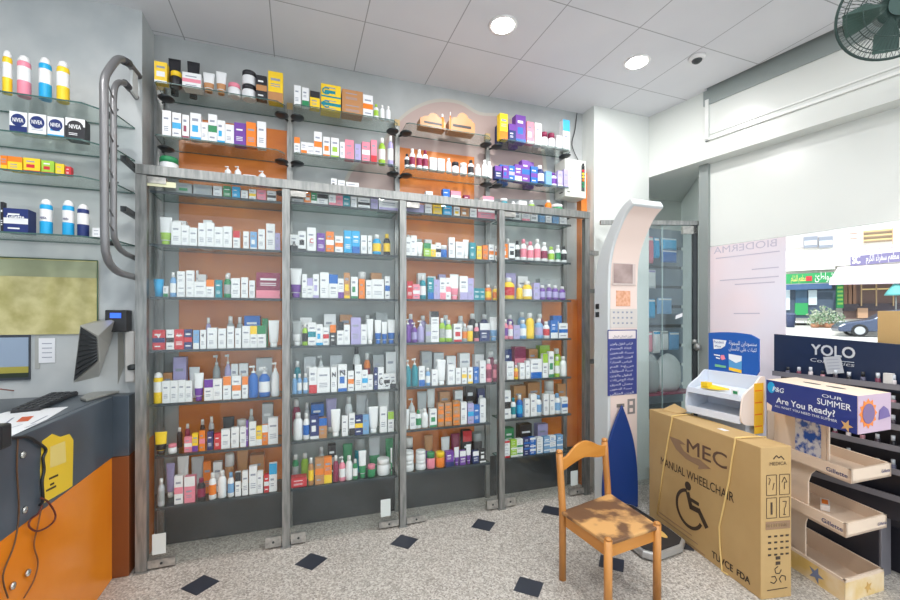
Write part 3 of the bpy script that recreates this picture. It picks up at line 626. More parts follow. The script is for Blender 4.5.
mb = MB(); mb.tube([(-.972, 3.225, 3.17), (-.972, 3.05, 3.155)]+rnd([(-.972, 2.94, 3.115), (-.972, 2.88, 3.075), (-.972, 2.80, 2.99), (-.972, 2.73, 2.90), (-.972, 2.71, 2.84)])+[(-.972, 2.715, 2.5), (-.972, 2.72, 2.05)]+rnd([(-.972, 2.73, 1.96), (-.972, 2.78, 1.90), (-.972, 2.90, 1.865), (-.972, 3.05, 1.86)])+[(-.972, 3.225, 1.86)], .02, TUB, 12); mb.obj('outer_tube', SH)
mb = MB(); mb.tube([(-.985, 3.225, 3.03)]+rnd([(-.985, 3.06, 3.03), (-.985, 2.95, 2.98), (-.985, 2.89, 2.92), (-.985, 2.87, 2.84)])+[(-.985, 2.872, 2.4), (-.985, 2.872, 2.12)]+rnd([(-.985, 2.88, 2.06), (-.985, 2.95, 2.01), (-.985, 3.06, 1.99)])+[(-.985, 3.225, 1.985)], .016, TUB, 12); mb.obj('inner_tube', SH)
mb = MB(); mb.tube([(-.972, 3.05, 3.155), (-.972, 2.96, 3.12)], .024, RUB, 12); mb.obj('sleeve', SH)
mb = MB(); mb.tube([(-.985, 3.12, 3.03), (-.985, 3.03, 3.022)], .02, RUB, 12); mb.obj('sleeve', SH)
mb = MB(); mb.box((-.97, 3.14, 3.09), (.012, .09, .17), mat('white_bracket', srgb(210, 215, 215), .5)); mb.obj('bracket', SH)
for z in (2.87, 2.78, 2.62, 2.42, 2.2, 2.12):
    mb = MB(); mb.tube([(-.974, 2.715, z+.03), (-.983, 2.872, z-.03)], .004, TUB, 6); mb.obj('rung', SH)
for z in (2.55, 2.25):
    mb = MB(); mb.box((-.975, 3.1, z), (.03, .24, .03), DSTEEL); mb.obj('wall_arm', SH)
# counter
CD = noise_mat('dark_laminate', srgb(60, 70, 80), srgb(76, 86, 96), 3, .3)
OR2 = noise_mat('counter_orange', srgb(226, 128, 20), srgb(236, 142, 36), 2.0, .25)
CT = thing('service_counter', 'long sales counter with dark top band over orange front panel', 'counter', (0, 0, 0))
def cbox(name, lo, hi, m, bev=.004, p=CT):
    mb = MB(); mb.box([(a+b)/2 for a, b in zip(lo, hi)], [b-a for a, b in zip(lo, hi)], m); return mb.obj(name, p, bevel=bev)
cbox('front_panel', (-1.10, -.6, 0), (-1.07, 3.10, .745), OR2)
cbox('top_band', (-1.10, -.6, .747), (-1.065, 3.10, 1.118), CD)
cbox('countertop', (-1.9, -.6, 1.085), (-1.10, 3.225, 1.12), CD)
cbox('end_panel', (-1.9, 3.14, 0), (-1.10, 3.17, 1.08), CD)
cbox('corner_panel', (-1.10, 3.10, 0), (-.985, 3.22, .745), mat('brown_edge', srgb(120, 66, 30), .4))
cbox('corner_band', (-1.10, 3.10, .747), (-.985, 3.22, 1.12), CD)
BOLT = mat('bolt_silver', srgb(200, 200, 195), .25, .9)
for (px, py, z) in ((22, 455, 0), (24, 510, 0), (12, 586, 0), (27, 573, 0)):
    p = at_x(px, py, -1.065); mb = MB(); mb.lathe([(.016, 0), (.013, .008), (.004, .01)], BOLT, (0, 0, 0), 12)
    mb.v = [(p.x+v[2], p.y+v[0], p.z+v[1]) for v in mb.v]; mb.obj('bolt', CT)
# yellow notice (its code square is left blank)
YN = mat('notice_yellow', srgb(232, 196, 50), .5)
pts = [at_x(x, y, -1.064) for x, y in ((42, 441), (52, 434), (60, 437), (69, 434), (73, 440), (72, 486), (66, 490), (42, 504), (40, 470))]
mb = MB(); mb.prism(pts, (.002, 0, 0), YN); no = tag(mb.obj('notice'), 'torn yellow paper notice stuck on the dark band of the counter', 'notice')
def px_quad(mb, q, x, m, t=.001): mb.prism([at_x(a, b, x) for a, b in q], (t, 0, 0), m)
for q in ([(49, 478), (58, 474), (58, 476), (49, 480)], [(50, 484), (54, 482), (54, 484), (50, 486)], [(46, 490), (56, 485), (56, 487), (46, 492)]):
    mb = MB(); px_quad(mb, q, -1.062, mat('dark_ink', srgb(60, 50, 30), .6)); mb.obj('printed_line', no)
mb = MB(); px_quad(mb, [(50, 447), (65, 441), (66, 462), (50, 468)], -1.062, mat('notice_pale', srgb(226, 204, 120), .6)); mb.obj('blank_square', no)
# cables hanging over the counter front
def cable(name, label, px, x, m, r, z0=None):
    pts = [at_x(a, b, x) for a, b in px]; mb = MB(); mb.tube(smooth_path(pts, 5), r, m, 7); return tag(mb.obj(name), label, 'cable')
cable('cable', 'black cable looping over the counter edge beside the yellow notice', [(2, 439), (14, 438), (28, 437), (40, 444), (46, 450), (43, 458), (44, 470), (42, 482), (43, 500), (40, 505)], -1.055, BLACK, .006)
cable('cable', 'dark red cable loop hanging below the yellow notice', [(41, 498), (48, 502), (55, 513), (54, 521), (46, 528), (36, 531), (29, 526), (31, 519), (38, 514), (42, 506)], -1.05, mat('dark_red', srgb(96, 36, 24), .5), .004)
cable('cable', 'thin brown cable running down the orange counter front', [(42, 505), (38, 525), (34, 545), (38, 562), (34, 580), (24, 598)], -1.06, mat('brown_cable', srgb(120, 70, 30), .5), .003)
cable('cable', 'thin dark cable down the orange panel beside the two bolts', [(18, 438), (17, 470), (19, 512), (14, 545), (3, 575), (8, 598)], -1.06, mat('brown_cable2', srgb(90, 60, 34), .5), .003)
# black device case hanging at the counter's near edge
mb = MB(); mb.box(at_x(-2, 437, -1.03), (.05, .07, .09), BLACK); tag(mb.obj('cable_adapter', bevel=.01), 'black cable adapter hanging at the near end of the counter', 'adapter')
# monitor
MO = thing('monitor', 'silver cash desk monitor seen from behind with dark ribbed back panel', 'monitor', (-1.19, 2.92, 1.12))
SIL = mat('silver_plastic', srgb(168, 168, 162), .35, .3)
def P3(px, py, d): return at_d(px, py, d)
dk = [(81, 327), (96.5, 337), (97.5, 361), (74, 381)]
d0 = [P3(x, y, 2.30) for x, y in dk]; ext = Vector((.03, .09, 0))
mb = MB(); mb.prism(d0, Vector((-.01, .02, 0)), mat('vent_black', srgb(42, 44, 46), .5))
for i in range(1, 9):
    t = i/9; a = d0[0].lerp(d0[3], t); b = d0[1].lerp(d0[2], t); mb.tube([a+Vector((.004, -.006, 0)), b+Vector((.004, -.006, 0))], .003, DSTEEL, 5)
wpart(mb, 'vent_panel', MO)
sh0 = [P3(x, y, 2.325) for x, y in ((80, 325), (98, 335.5), (99.5, 362), (73, 383))]; sh1 = [P3(x, y, 2.62) for x, y in ((94, 321), (117, 318.5), (110, 345), (99, 377))]
mb = MB(); mb.add(sh0+sh1, [(0, 3, 2, 1), (4, 5, 6, 7), (0, 1, 5, 4), (1, 2, 6, 5), (2, 3, 7, 6), (3, 0, 4, 7)], SIL); wpart(mb, 'casing', MO, .004)
arm = [P3(x, y, 2.66) for x, y in ((113, 332), (123, 333), (124, 366), (117, 388), (108, 390), (114, 364))]
mb = MB(); mb.prism(arm, Vector((-.01, .03, 0)), SIL); wpart(mb, 'stand_arm', MO, .003)
ba = [at_z(x, y, 1.1205) for x, y in ((80, 400), (86, 396), (118, 386), (127, 386), (122, 392), (86, 402))]
mb = MB(); mb.prism(ba, (0, 0, .014), SIL); wpart(mb, 'stand_base', MO, .004)
# keyboard
kc = [at_z(x, y, 1.1205) for x, y in ((10, 414), (40, 411), (106, 383), (88, 380))]
e1 = (kc[2]-kc[1]); kmb = MB(); kmb.prism(kc, (0, 0, .018), BLACK); KB = tag(kmb.obj('keyboard', bevel=.003), 'black computer keyboard lying on the dark counter top by the monitor', 'keyboard')
keys = MB(); KM = mat('key_black', srgb(52, 54, 58), .5)
for i in range(15):
    for j in range(4):
        u0, u1, v0, v1 = (i+.1)/15, (i+.9)/15, (j+.12)/4, (j+.88)/4
        q = lambda u, v: (kc[0].lerp(kc[3], u)).lerp(kc[1].lerp(kc[2], u), v)+Vector((0, 0, .018))
        keys.prism([q(u0, v0), q(u1, v0), q(u1, v1), q(u0, v1)], (0, 0, .006), KM)
keys.obj('keys', KB)
# papers
PAPER = mat('paper', srgb(232, 234, 238), .6)
pp = [at_z(x, y, 1.1205) for x, y in ((-12, 417), (8, 412), (68, 407), (46, 420), (10, 437), (-14, 440))]
mb = MB(); mb.prism(pp, (0, 0, .002), PAPER); pa = tag(mb.obj('paper_sheet'), 'white printed sheet with small red emblem lying on the counter', 'paper')
REDP = mat('red_print', srgb(200, 90, 50), .6)
mb = MB(); mb.prism([at_z(x, y, 1.1235) for x, y in ((16, 422), (22, 417), (34, 416), (28, 421))], (0, 0, .0005), REDP); mb.obj('red_emblem', pa)
for (x0, y0, x1, y1) in ((4, 424, 12, 418), (0, 431, 20, 425), (30, 424, 46, 416), (24, 428, 34, 424)):
    a, b = at_z(x0, y0, 1.1235), at_z(x1, y1, 1.1235); mb = MB(); mb.prism([a, b, b+Vector((.005, .01, 0)), a+Vector((.005, .01, 0))], (0, 0, .0005), INK); mb.obj('printed_line', pa)
# wall things over the counter
yw = 3.228
def wallq(px0, py0, px1, py1, y=yw, t=.012):
    a = at_y(px0, py1, y); b = at_y(px1, py0, y); return a, b, t
def wallbox(mb, px0, py0, px1, py1, m, y=yw, t=.012):
    a, b, t = wallq(px0, py0, px1, py1, y, t); mb.box(((a.x+b.x)/2, y-t/2, (a.z+b.z)/2), (b.x-a.x, t, b.z-a.z), m)
OLD = noise_mat('yellowed_paper', srgb(172, 164, 104), srgb(208, 200, 146), 9, .6, detail=10)
mb = MB(); a = at_y(-12, 335, yw); b = at_y(98.5, 261, yw)
mb.box(((a.x+b.x)/2, yw-.006, (a.z+b.z)/2), (b.x-a.x, .01, b.z-a.z), OLD)
bd_ = tag(mb.obj('notice_board'), 'large yellowed board fixed to the wall over the counter', 'board')
mb = MB(); mb.box(((a.x+b.x)/2, yw-.0125, b.z-.06), (b.x-a.x-.01, .002, .1), noise_mat('faded_green', srgb(150, 156, 124), srgb(166, 172, 140), 5, .6)); mb.obj('faded_heading', bd_)
mb = MB(); mb.tube([(b.x, yw-.014, a.z), (b.x, yw-.014, b.z), (a.x, yw-.014, b.z)], .004, mat('green_edge', srgb(80, 110, 86), .5), 5); mb.obj('edge_trim', bd_)
pic = thing('framed_picture', 'small framed landscape picture below the yellowed board', 'picture', (0, 0, 0))
a = at_y(-12, 381, yw); b = at_y(31, 335, yw); cx, cz = (a.x+b.x)/2, (a.z+b.z)/2; W_, H_ = b.x-a.x, b.z-a.z
mb = MB(); mb.box((cx, yw-.008, cz), (W_, .014, H_), mat('frame_dark', srgb(60, 66, 76), .4)); mb.obj('picture_frame', pic)
mb = MB(); mb.box((cx, yw-.016, cz+H_*.12), (W_*.95, .002, H_*.66), mat('picture_sky', srgb(150, 168, 190), .5)); mb.obj('printed_sky', pic)
mb = MB(); mb.box((cx, yw-.0165, cz-H_*.27), (W_*.95, .003, H_*.14), mat('picture_field', srgb(170, 160, 70), .5)); mb.box((cx, yw-.0165, cz-H_*.39), (W_*.95, .003, H_*.1), mat('picture_flowers', srgb(40, 50, 34), .5)); mb.obj('printed_field', pic)
mb = MB(); wallbox(mb, 39, 338, 55.5, 363, PAPER, t=.004); ps = tag(mb.obj('paper_sheet'), 'small white sheet taped on the wall between picture and monitor', 'paper')
for i in range(4):
    mb = MB(); wallbox(mb, 42, 343+4.6*i, 52, 344+4.6*i, INK, yw-.004, .001); mb.obj('printed_line', ps)
mb = MB(); wallbox(mb, 35, 333, 40, 369, mat('dirty_tape', srgb(170, 172, 168), .6), t=.002); tag(mb.obj('tape_strip'), 'grubby tape strip on the wall beside the small white sheet', 'tape')
dv = thing('card_terminal', 'black wall device with blue lit screen above the monitor', 'device', (0, 0, 0))
mb = MB(); a = at_y(105, 332, 3.14); b = at_y(127, 310, 3.14); mb.box(((a.x+b.x)/2, 3.18, (a.z+b.z)/2), (b.x-a.x, .09, b.z-a.z), BLACK); mb.obj('housing', dv, bevel=.006)
mb = MB(); a = at_y(110, 318, 3.133); b = at_y(121, 313, 3.133); mb.box(((a.x+b.x)/2, 3.133, (a.z+b.z)/2), (b.x-a.x, .003, b.z-a.z), mat('blue_screen', srgb(40, 90, 220), .3, emit=srgb(50, 100, 240), es=1.2)); mb.obj('screen', dv)
wr = thing('paper_roll_holder', 'white ribbed wall holder with grey hook below the black device', 'dispenser', (0, 0, 0))
mb = MB(); a = at_y(124, 383, 3.17); b = at_y(134, 331, 3.17); mb.box(((a.x+b.x)/2, 3.2, (a.z+b.z)/2), (b.x-a.x, .05, b.z-a.z), mat('offwhite_plastic', srgb(196, 196, 194), .4)); mb.obj('cover', wr, bevel=.01)
mb = MB(); mb.lathe([(.03, 0), (.032, .01), (.032, .025), (.02, .035)], DSTEEL, (-.99, 3.19, 1.27), 12); mb.obj('hook', wr)
cable('cable', 'pinkish cable sagging along the wall behind the keyboard', [(0, 389), (22, 391), (45, 388), (70, 380)], -1.6, mat('pink_cable', srgb(170, 120, 110), .5), .004)
# ================================================================ ceiling things
EM = mat('lamp_glow', (1, 1, 1), emit=(1, .98, .95), es=45)
LC = [(1.313, 2.536), (2.486, 2.543), (.1, .9), (1.3, .8), (2.4, .7), (.1, -.6), (1.3, -.6), (2.4, -.6), (-1.2, 1.9), (-1.4, .4)]  # lamps near the cabinet are seen; the unseen rest are added for fill
for i, (x, y) in enumerate(LC):
    lab = ['lit round recessed ceiling lamp over the third cabinet bay', 'lit round recessed ceiling lamp nearest the beam corner'][i] if i < 2 else 'added unseen ceiling lamp for fill light, row %s place %s' % (NUM[1+(i-2)//3], NUM[1+(i-2) % 3])
    t = thing('ceiling_lamp', lab, 'lamp', (x, y, 3.6), 0, 'recessed ceiling lamps')
    mb = MB(); mb.lathe([(.075, -.004), (.095, -.008), (.1, 0)], WHT, (0, 0, 0), 24); mb.obj('lamp_ring', t)
    mb = MB(); mb.lathe([(.07, -.012), (.072, -.009)], EM, (0, 0, 0), 24); mb.obj('lamp_disc', t)
    L = bpy.data.lights.new('lamp_light', 'AREA'); L.shape = 'DISK'; L.size = .14; L.energy = LAMP_W; L.color = (1, .98, .96)
    o = bpy.data.objects.new('lamp_light', L); COL.objects.link(o); o.parent = t; o.location = (0, 0, -.02)
dc = thing('dome_camera', 'small grey dome camera on the ceiling beside the lamp near the beam', 'camera', (2.87, 2.336, 3.6))
mb = MB(); mb.lathe([(.035, -.025), (.055, -.02), (.06, 0)], WHT, (0, 0, 0), 20); mb.obj('camera_ring', dc)
mb = MB(); mb.lathe([(.002, -.05), (.02, -.046), (.034, -.034), (.037, -.022)], DSTEEL, (0, 0, 0), 20); mb.obj('dome', dc)
# electric box on the wall
eb = thing('fuse_box', 'white metal wall box with a column of coloured lamps by the corner column', 'box', (0, 0, 0))
a = at_y(565, 196, 3.2); b = at_y(586, 161.5, 3.2)
mb = MB(); mb.box(((a.x+b.x)/2, 3.28, (a.z+b.z)/2), (b.x-a.x, .16, b.z-a.z), mat('box_white', srgb(214, 216, 208), .4)); mb.obj('casing', eb, bevel=.004)
xx = b.x-.035; 
mb = MB(); mb.box((xx, 3.198, (a.z+b.z)/2+.01), (.035, .004, .24), mat('label_dark', srgb(70, 80, 80), .5)); mb.obj('lamp_panel', eb)
for i, k in enumerate('kkryyogg'):
    mb = MB(); mb.lathe([(.013, 0), (.01, .006)], pc(k), (0, 0, 0), 10); z = b.z-.035-i*.029; mb.v = [(xx+v[0], 3.196-v[2], z+v[1]) for v in mb.v]; mb.obj('indicator', eb)
lettering('A', (a.x+.05, 3.199, a.z+.17), (a.x+.07, 3.199, a.z+.17), .018, (0, -1, 0), pc('o'), eb)
mb = MB(); pts = [at_y(x, y, 3.36) for x, y in ((577, 113), (575, 130), (572, 145), (578, 160))]; mb.tube(smooth_path(pts, 4), .004, BLACK, 6); tag(mb.obj('cable'), 'thin cable dropping from the ceiling to the coloured wall box', 'cable')
# fan
FAN = thing('wall_fan', 'dark green wire cage fan high up in front of the beam', 'fan', at_d(899, 5, 2.1)); FC = FAN.location.copy()
fd = (Vector((-.75, -.55, -.35))).normalized()       # facing into the room
fu = Vector((0, 0, 1)); fu = (fu-fd*fu.dot(fd)).normalized(); fs = fd.cross(fu)
FG = mat('fan_green', srgb(40, 62, 58), .4, .2); RR = .238
def circ(r, off, n=56): return [fd*off+(fs*math.cos(2*math.pi*k/n)+fu*math.sin(2*math.pi*k/n))*r for k in range(n)]
mb = MB(); mb.tube(circ(RR, 0), .007, FG, 6, True); mb.obj('cage_rim', FAN)
for nm, sgn in (('front_grille', 1), ('rear_grille', -1)):
    mb = MB()
    for k in range(84 if sgn > 0 else 60):
        a = 2*math.pi*k/(84 if sgn > 0 else 60); dr = fs*math.cos(a)+fu*math.sin(a)
        mb.tube([dr*RR, dr*RR*.85+fd*sgn*.045, dr*RR*.4+fd*sgn*.075, dr*RR*.22+fd*sgn*.08], .0013, FG, 4)
    mb.tube(circ(RR*.6, sgn*.066, 40), .0025, FG, 5, True); mb.tube(circ(RR*.85, sgn*.045, 40), .0025, FG, 5, True); mb.obj(nm, FAN)
mb = MB(); n_ = 24; 
for o_, r_ in ((.078, RR*.24), (.088, RR*.22)):
    pass
mb.prism(circ(RR*.24, .076, 24), fd*.012, FG); mb.obj('hub_badge', FAN)
mb = MB(); mb.prism(circ(RR*.3, -.16, 20), fd*.1, FG); mb.obj('motor', FAN, bevel=.005)
for k in range(5):
    a0 = 2*math.pi*k/5; mb = MB(); pts = []
    for r_, da in ((.2, -.2), (.5, -.45), (.88, -.42), (.92, .1), (.6, .35), (.2, .3)):
        a = a0+da; pts.append((fs*math.cos(a)+fu*math.sin(a))*RR*r_+fd*(.02 if da > 0 else -.02))
    mb.prism(pts, fd*.003, mat('blade_green', srgb(52, 80, 72), .35)); mb.obj('blade', FAN)
mb = MB(); bx_ = Vector((BX(FC.y)+.0, FC.y-.0, FC.z+.02))-FC; mb.tube([-fd*.14, -fd*.2+Vector((.05, 0, -.03)), Vector((bx_.x*.6, 0, -.04)), Vector((bx_.x-.01, 0, -.02))], .022, FG, 10); mb.box((bx_.x-.012, 0, -.02), (.02, .12, .16), FG); mb.obj('wall_arm', FAN)
# ================================================================ KIOSK
KPINK = mat('kiosk_front', srgb(232, 212, 202), .35); KGR = mat('kiosk_shell', srgb(206, 212, 214), .35)
KX0, KX1, KY = 2.43, 2.742, 2.80
KI = thing('health_kiosk', 'tall pale body measuring machine with forward curving head and blue pointed panel', 'kiosk', (2.58, 2.88, 0))
fr = [(2.80, .0), (2.80, 1.0), (2.80, 1.75), (2.795, 1.92), (2.785, 2.06), (2.75, 2.19), (2.70, 2.29), (2.65, 2.37), (2.60, 2.43), (2.52, 2.485)]
bk = [(2.975, 0), (2.975, 1.0), (2.975, 1.75), (2.96, 1.95), (2.925, 2.10), (2.87, 2.22), (2.80, 2.32), (2.72, 2.42), (2.64, 2.495), (2.55, 2.535)]
def smth(l): 
    h = l[:2]; s = smooth_path([(0, a, b) for a, b in l[1:]], 3); return h[:1]+[(p.y, p.z) for p in s]
fr, bk = smth(fr), smth(bk)
mb = MB(); n = len(fr)
for x, flip in ((KX0, 0), (KX1, 1)): pass
V = [(KX0, a, b) for a, b in fr]+[(KX1, a, b) for a, b in fr]+[(KX0, a, b) for a, b in bk]+[(KX1, a, b) for a, b in bk]
mb.add(V, [(i, i+n, i+n+1, i+1) for i in range(n-1)], KGR, True)                       # front
mb.add(V, [(2*n+i, 2*n+i+1, 3*n+i+1, 3*n+i) for i in range(n-1)], KGR, True)
mb.add(V, [(i, i+1, 2*n+i+1, 2*n+i) for i in range(n-1)]+[(n+i, 3*n+i, 3*n+i+1, n+i+1) for i in range(n-1)]+[(n-1, 2*n-1, 4*n-1, 3*n-1), (0, 2*n, 3*n, n)], KGR)
wpart(mb, 'shell', KI, .008)
ins = .022; V = []
for a, b in fr: V += [(KX0+ins, a-.003, b), (KX1-ins*.3, a-.003, b)]
V = V[:-2]; mb = MB(); mb.add(V, [(2*i, 2*i+1, 2*i+3, 2*i+2) for i in range(len(V)//2-1)], KPINK, True); wpart(mb, 'front_panel', KI)
def kq(px0, py0, px1, py1, m, t=.004, y=KY-.003, nm=None, bev=0):
    a = at_y(px0, py1, y); b = at_y(px1, py0, y); mb = MB(); mb.box(((a.x+b.x)/2, y-t/2, (a.z+b.z)/2), (b.x-a.x, t, b.z-a.z), m)
    return wpart(mb, nm, KI, bev)
kq(611.5, 262, 634.5, 285, mat('kiosk_bezel', srgb(206, 190, 184), .4), .012, KY-.006, nm='screen_bezel')
kq(613.5, 264.5, 632.5, 283, noise_mat('kiosk_screen', srgb(150, 128, 124), srgb(176, 154, 148), 8, .2), .003, KY-.0175, nm='screen')
kq(616, 291, 630, 306, noise_mat('kiosk_card', srgb(214, 150, 112), srgb(232, 180, 150), 40, .5), .004, nm='orange_card')
kq(610, 309, 637, 328, mat('kiosk_keypad', srgb(206, 200, 194), .4), .004, nm='keypad')
for i in range(3):
    for j in range(5): kq(613+j*4.4, 311.5+i*5.4, 614.6+j*4.4, 313.2+i*5.4, INK, .003, KY-.007, nm='key')
kq(607.5, 329.5, 636.5, 396, mat('chart_blue', srgb(52, 62, 130), .4), .004, nm='chart')
kq(608.5, 330.5, 635.5, 339, mat('chart_head', srgb(226, 216, 214), .5), .002, KY-.007, nm='chart_heading')
CH = KI; WP = mat('chart_white', srgb(228, 228, 236), .5)
words = ['الوزن المثالي للرجال', 'قياس الطول والوزن', 'كتلة الجسم', 'نسبة الدهون', 'الوزن الطبيعي', 'قياس الحرارة', 'ضغط الدم', 'نسبة السوائل', 'الطول والوزن', 'كتلة العضلات', 'معدل الحرق', 'نسبة الدهون', 'الوزن المثالي']
for i, wd_ in enumerate(words):
    y0 = 337+i*4.55
    if i == 0: a, b = at_y(613, 337.5, KY-.01), at_y(632, 337.5, KY-.01); m_ = mat('dark_blue_ink', srgb(40, 46, 100), .5)
    else: a, b = at_y(610, y0+3.4, KY-.008), at_y(633.5-(i % 3), y0+3.4, KY-.008); m_ = WP
    b.z = a.z; lettering(arabic(wd_), a, b, .018, (0, -1, 0), m_, KI)
kq(616.5, 403.5, 624, 407.5, mat('tag_grey', srgb(120, 112, 104), .5), nm='rating_label')
kq(627.5, 398.5, 634.5, 414, mat('switch_grey', srgb(136, 130, 128), .5), .006, nm='switch_plate')
kq(629.5, 401, 632.5, 405, KPINK, .004, KY-.009, nm='switch'); kq(629.5, 408, 632.5, 412, KPINK, .004, KY-.009, nm='switch')
for z in (1.70, 1.63):
    mb = MB(); mb.box((KX0-.002, 2.93, z), (.006, .045, .045), DSTEEL); wpart(mb, 'side_button', KI, .003)
mb = MB(); mb.prism([(KX0-.004, 2.97, 1.02), (KX0-.004, 2.86, 1.28), (KX0-.004, 2.86, 1.3), (KX0-.004, 2.97, 1.3)], (.004, 0, 0), KGR); wpart(mb, 'side_grip', KI)
cxk = at_y(620, 400, 2.78).x
hp = [(.20, .0), (.20, .2), (.185, .38), (.145, .56), (.08, .72), (0, .87)]
hp = [(p.x, p.z) for p in smooth_path([(a, 0, b) for a, b in hp], 4)]
pts = [(cxk+.005+a*(.82 if a > 0 else 1), 2.775, b) for a, b in hp]+[(cxk+.005-a, 2.775, b) for a, b in hp[::-1][1:]]
mb = MB(); mb.prism(pts, (0, -.02, 0), mat('panel_blue', srgb(22, 58, 128), .45)); wpart(mb, 'pointed_panel', KI, .003)
# scale platform
pf = [(2.14, 2.14), (2.19, 2.075), (2.45, 2.10), (2.53, 2.15), (2.565, 2.30), (2.60, 2.70), (2.55, 2.775), (2.3, 2.775), (2.2, 2.7)]
mb = MB(); mb.prism([(a, b, .008) for a, b in pf], (0, 0, .05), mat('platform_silver', srgb(186, 188, 188), .3, .5)); wpart(mb, 'platform', KI, .012)
c_ = Vector((2.37, 2.4, 0)); mb = MB(); mb.prism([((a-c_.x)*.9+c_.x, (b-c_.y)*.93+c_.y, .058) for a, b in pf], (0, 0, .006), mat('rubber_black', srgb(44, 42, 42), .6)); wpart(mb, 'platform_mat', KI)
FOOT = mat('footprint_tan', srgb(214, 176, 100), .5)
for (fx, fy) in ((2.28, 2.32), (2.42, 2.30)):
    pts = [(fx+.042*math.cos(t)*(1+.25*math.sin(t)), fy+.10*math.sin(t), .064) for t in [2*math.pi*k/16 for k in range(16)]]
    mb = MB(); mb.prism(pts, (0, 0, .002), FOOT); wpart(mb, 'footprint', KI)
# ================================================================ CHAIR
WD = noise_mat('honey_wood', srgb(176, 118, 58), srgb(198, 138, 72), 3, .35, stretch=(6, 6, 1))
WD2 = noise_mat('orange_wood', srgb(190, 124, 50), srgb(204, 140, 64), 3, .3, stretch=(1, 1, 6))
WORN = noise_mat('worn_seat', srgb(108, 76, 50), srgb(206, 158, 98), 5, .45, detail=6, lo=.45, hi=.55)
S0 = {k: at_z(x, y, .425) for k, (x, y) in {'BL': (561, 511), 'BR': (610, 493), 'FR': (660, 526), 'FL': (608, 543)}.items()}
cc = sum(S0.values(), Vector())/4
CH_ = thing('wooden_chair', 'worn honey-coloured wooden chair with curved top slat in front of the kiosk', 'chair', (cc.x, cc.y, 0))
bl, br, fr_, fl = S0['BL'], S0['BR'], S0['FR'], S0['FL']
mb = MB(); mb.prism([Vector((p.x, p.y, .405)) for p in (bl, fl, fr_, br)], (0, 0, .02), WORN); wpart(mb, 'seat', CH_, .006)
def inw(p, k=.035): v = (cc-p); v.z = 0; return p+v.normalized()*k
for a, b in ((bl, fl), (fl, fr_), (fr_, br), (br, bl)):
    a2, b2 = inw(a), inw(b); mb = MB(); dirv = (b2-a2).normalized(); nn = Vector((dirv.y, -dirv.x, 0))*.012
    q = [Vector((p.x, p.y, .335)) for p in (a2, b2)]; mb.prism([q[0]-nn, q[1]-nn, q[1]+nn, q[0]+nn], (0, 0, .07), WD2); wpart(mb, 'apron', CH_, .003)
bt = Vector((-.10, .10, 0)).normalized()
backv = ((bl+br)/2-(fl+fr_)/2); backv.z = 0; backv.normalize()
tops = {}
for nm, p in (('BL', bl), ('BR', br)):
    f_ = inw(p, .02)+backv*.02; tp = Vector((f_.x, f_.y, .76))+backv*.035; tops[nm] = tp
    mb = MB(); mb.tube([(f_.x, f_.y, 0), (f_.x, f_.y, .43), (tp.x-backv.x*.01, tp.y-backv.y*.01, .66), tp], .0215, WD, 10); mb.lathe([(.014, 0), (.021, .008), (.018, .02), (.006, .026)], WD, tp, 10); wpart(mb, 'leg', CH_)
for nm, p in (('FL', fl), ('FR', fr_)):
    f_ = inw(p, .015); mb = MB(); mb.tube([(f_.x, f_.y, 0), (f_.x, f_.y, .432)], .0225, WD, 10); mb.lathe([(.012, 0), (.02, .006), (.016, .014), (.005, .019)], WD, (f_.x, f_.y, .43), 10); wpart(mb, 'leg', CH_)
A_, B_ = tops['BL'], tops['BR']; ev = (B_-A_); pts = []
prof_t = [(0, .73), (.12, .735), (.3, .785), (.5, .805), (.68, .785), (.85, .75), (1, .74)]; prof_b = [(1, .675), (.8, .675), (.5, .70), (.25, .68), (0, .645)]
tt = [(p.x, p.z) for p in smooth_path([(a, 0, b) for a, b in prof_t], 3)]; bb = [(p.x, p.z) for p in smooth_path([(a, 0, b) for a, b in prof_b], 3)]
pts = [Vector((A_.x, A_.y, 0))+Vector((ev.x, ev.y, 0))*t+Vector((0, 0, z)) for t, z in tt+bb]
pts = [p-backv*(.775-min(p.z, .775))*.1 for p in pts]
flat = [Vector((A_.x, A_.y, 0))+Vector((ev.x, ev.y, 0))*t+Vector((0, 0, z)) for t, z in tt+bb]
mb = MB(); mb.prism(flat, -backv*.02, WD2); wpart(mb, 'backrest', CH_, .003)
# ================================================================ WHEELCHAIR CARTON
KR = noise_mat('kraft_board', srgb(184, 152, 100), srgb(194, 162, 110), 2.5, .6); KR2 = KR
L_ = Vector((2.668, 2.60, 0)); R_ = Vector((2.466, 1.605, 0)); u_ = (R_-L_).normalized(); w_ = Vector((-u_.y, u_.x, 0)); th = .20; BH = .865
if w_.x < 0: w_ = -w_
nf = -w_
WB = thing('wheelchair_carton', 'large upright brown carton with a printed wheelchair symbol, tied with cord', 'carton', ((L_+R_)/2))
Lh = Vector((0, 0, BH))
mb = MB(); b = [L_, R_, R_+w_*th, L_+w_*th]; mb.prism(b, Lh, KR); wpart(mb, 'board_box', WB, .004)
DK = mat('print_brown', srgb(66, 52, 40), .6); GB = mat('print_taupe', srgb(150, 120, 92), .6); GM = mat('print_umber', srgb(104, 80, 66), .6)
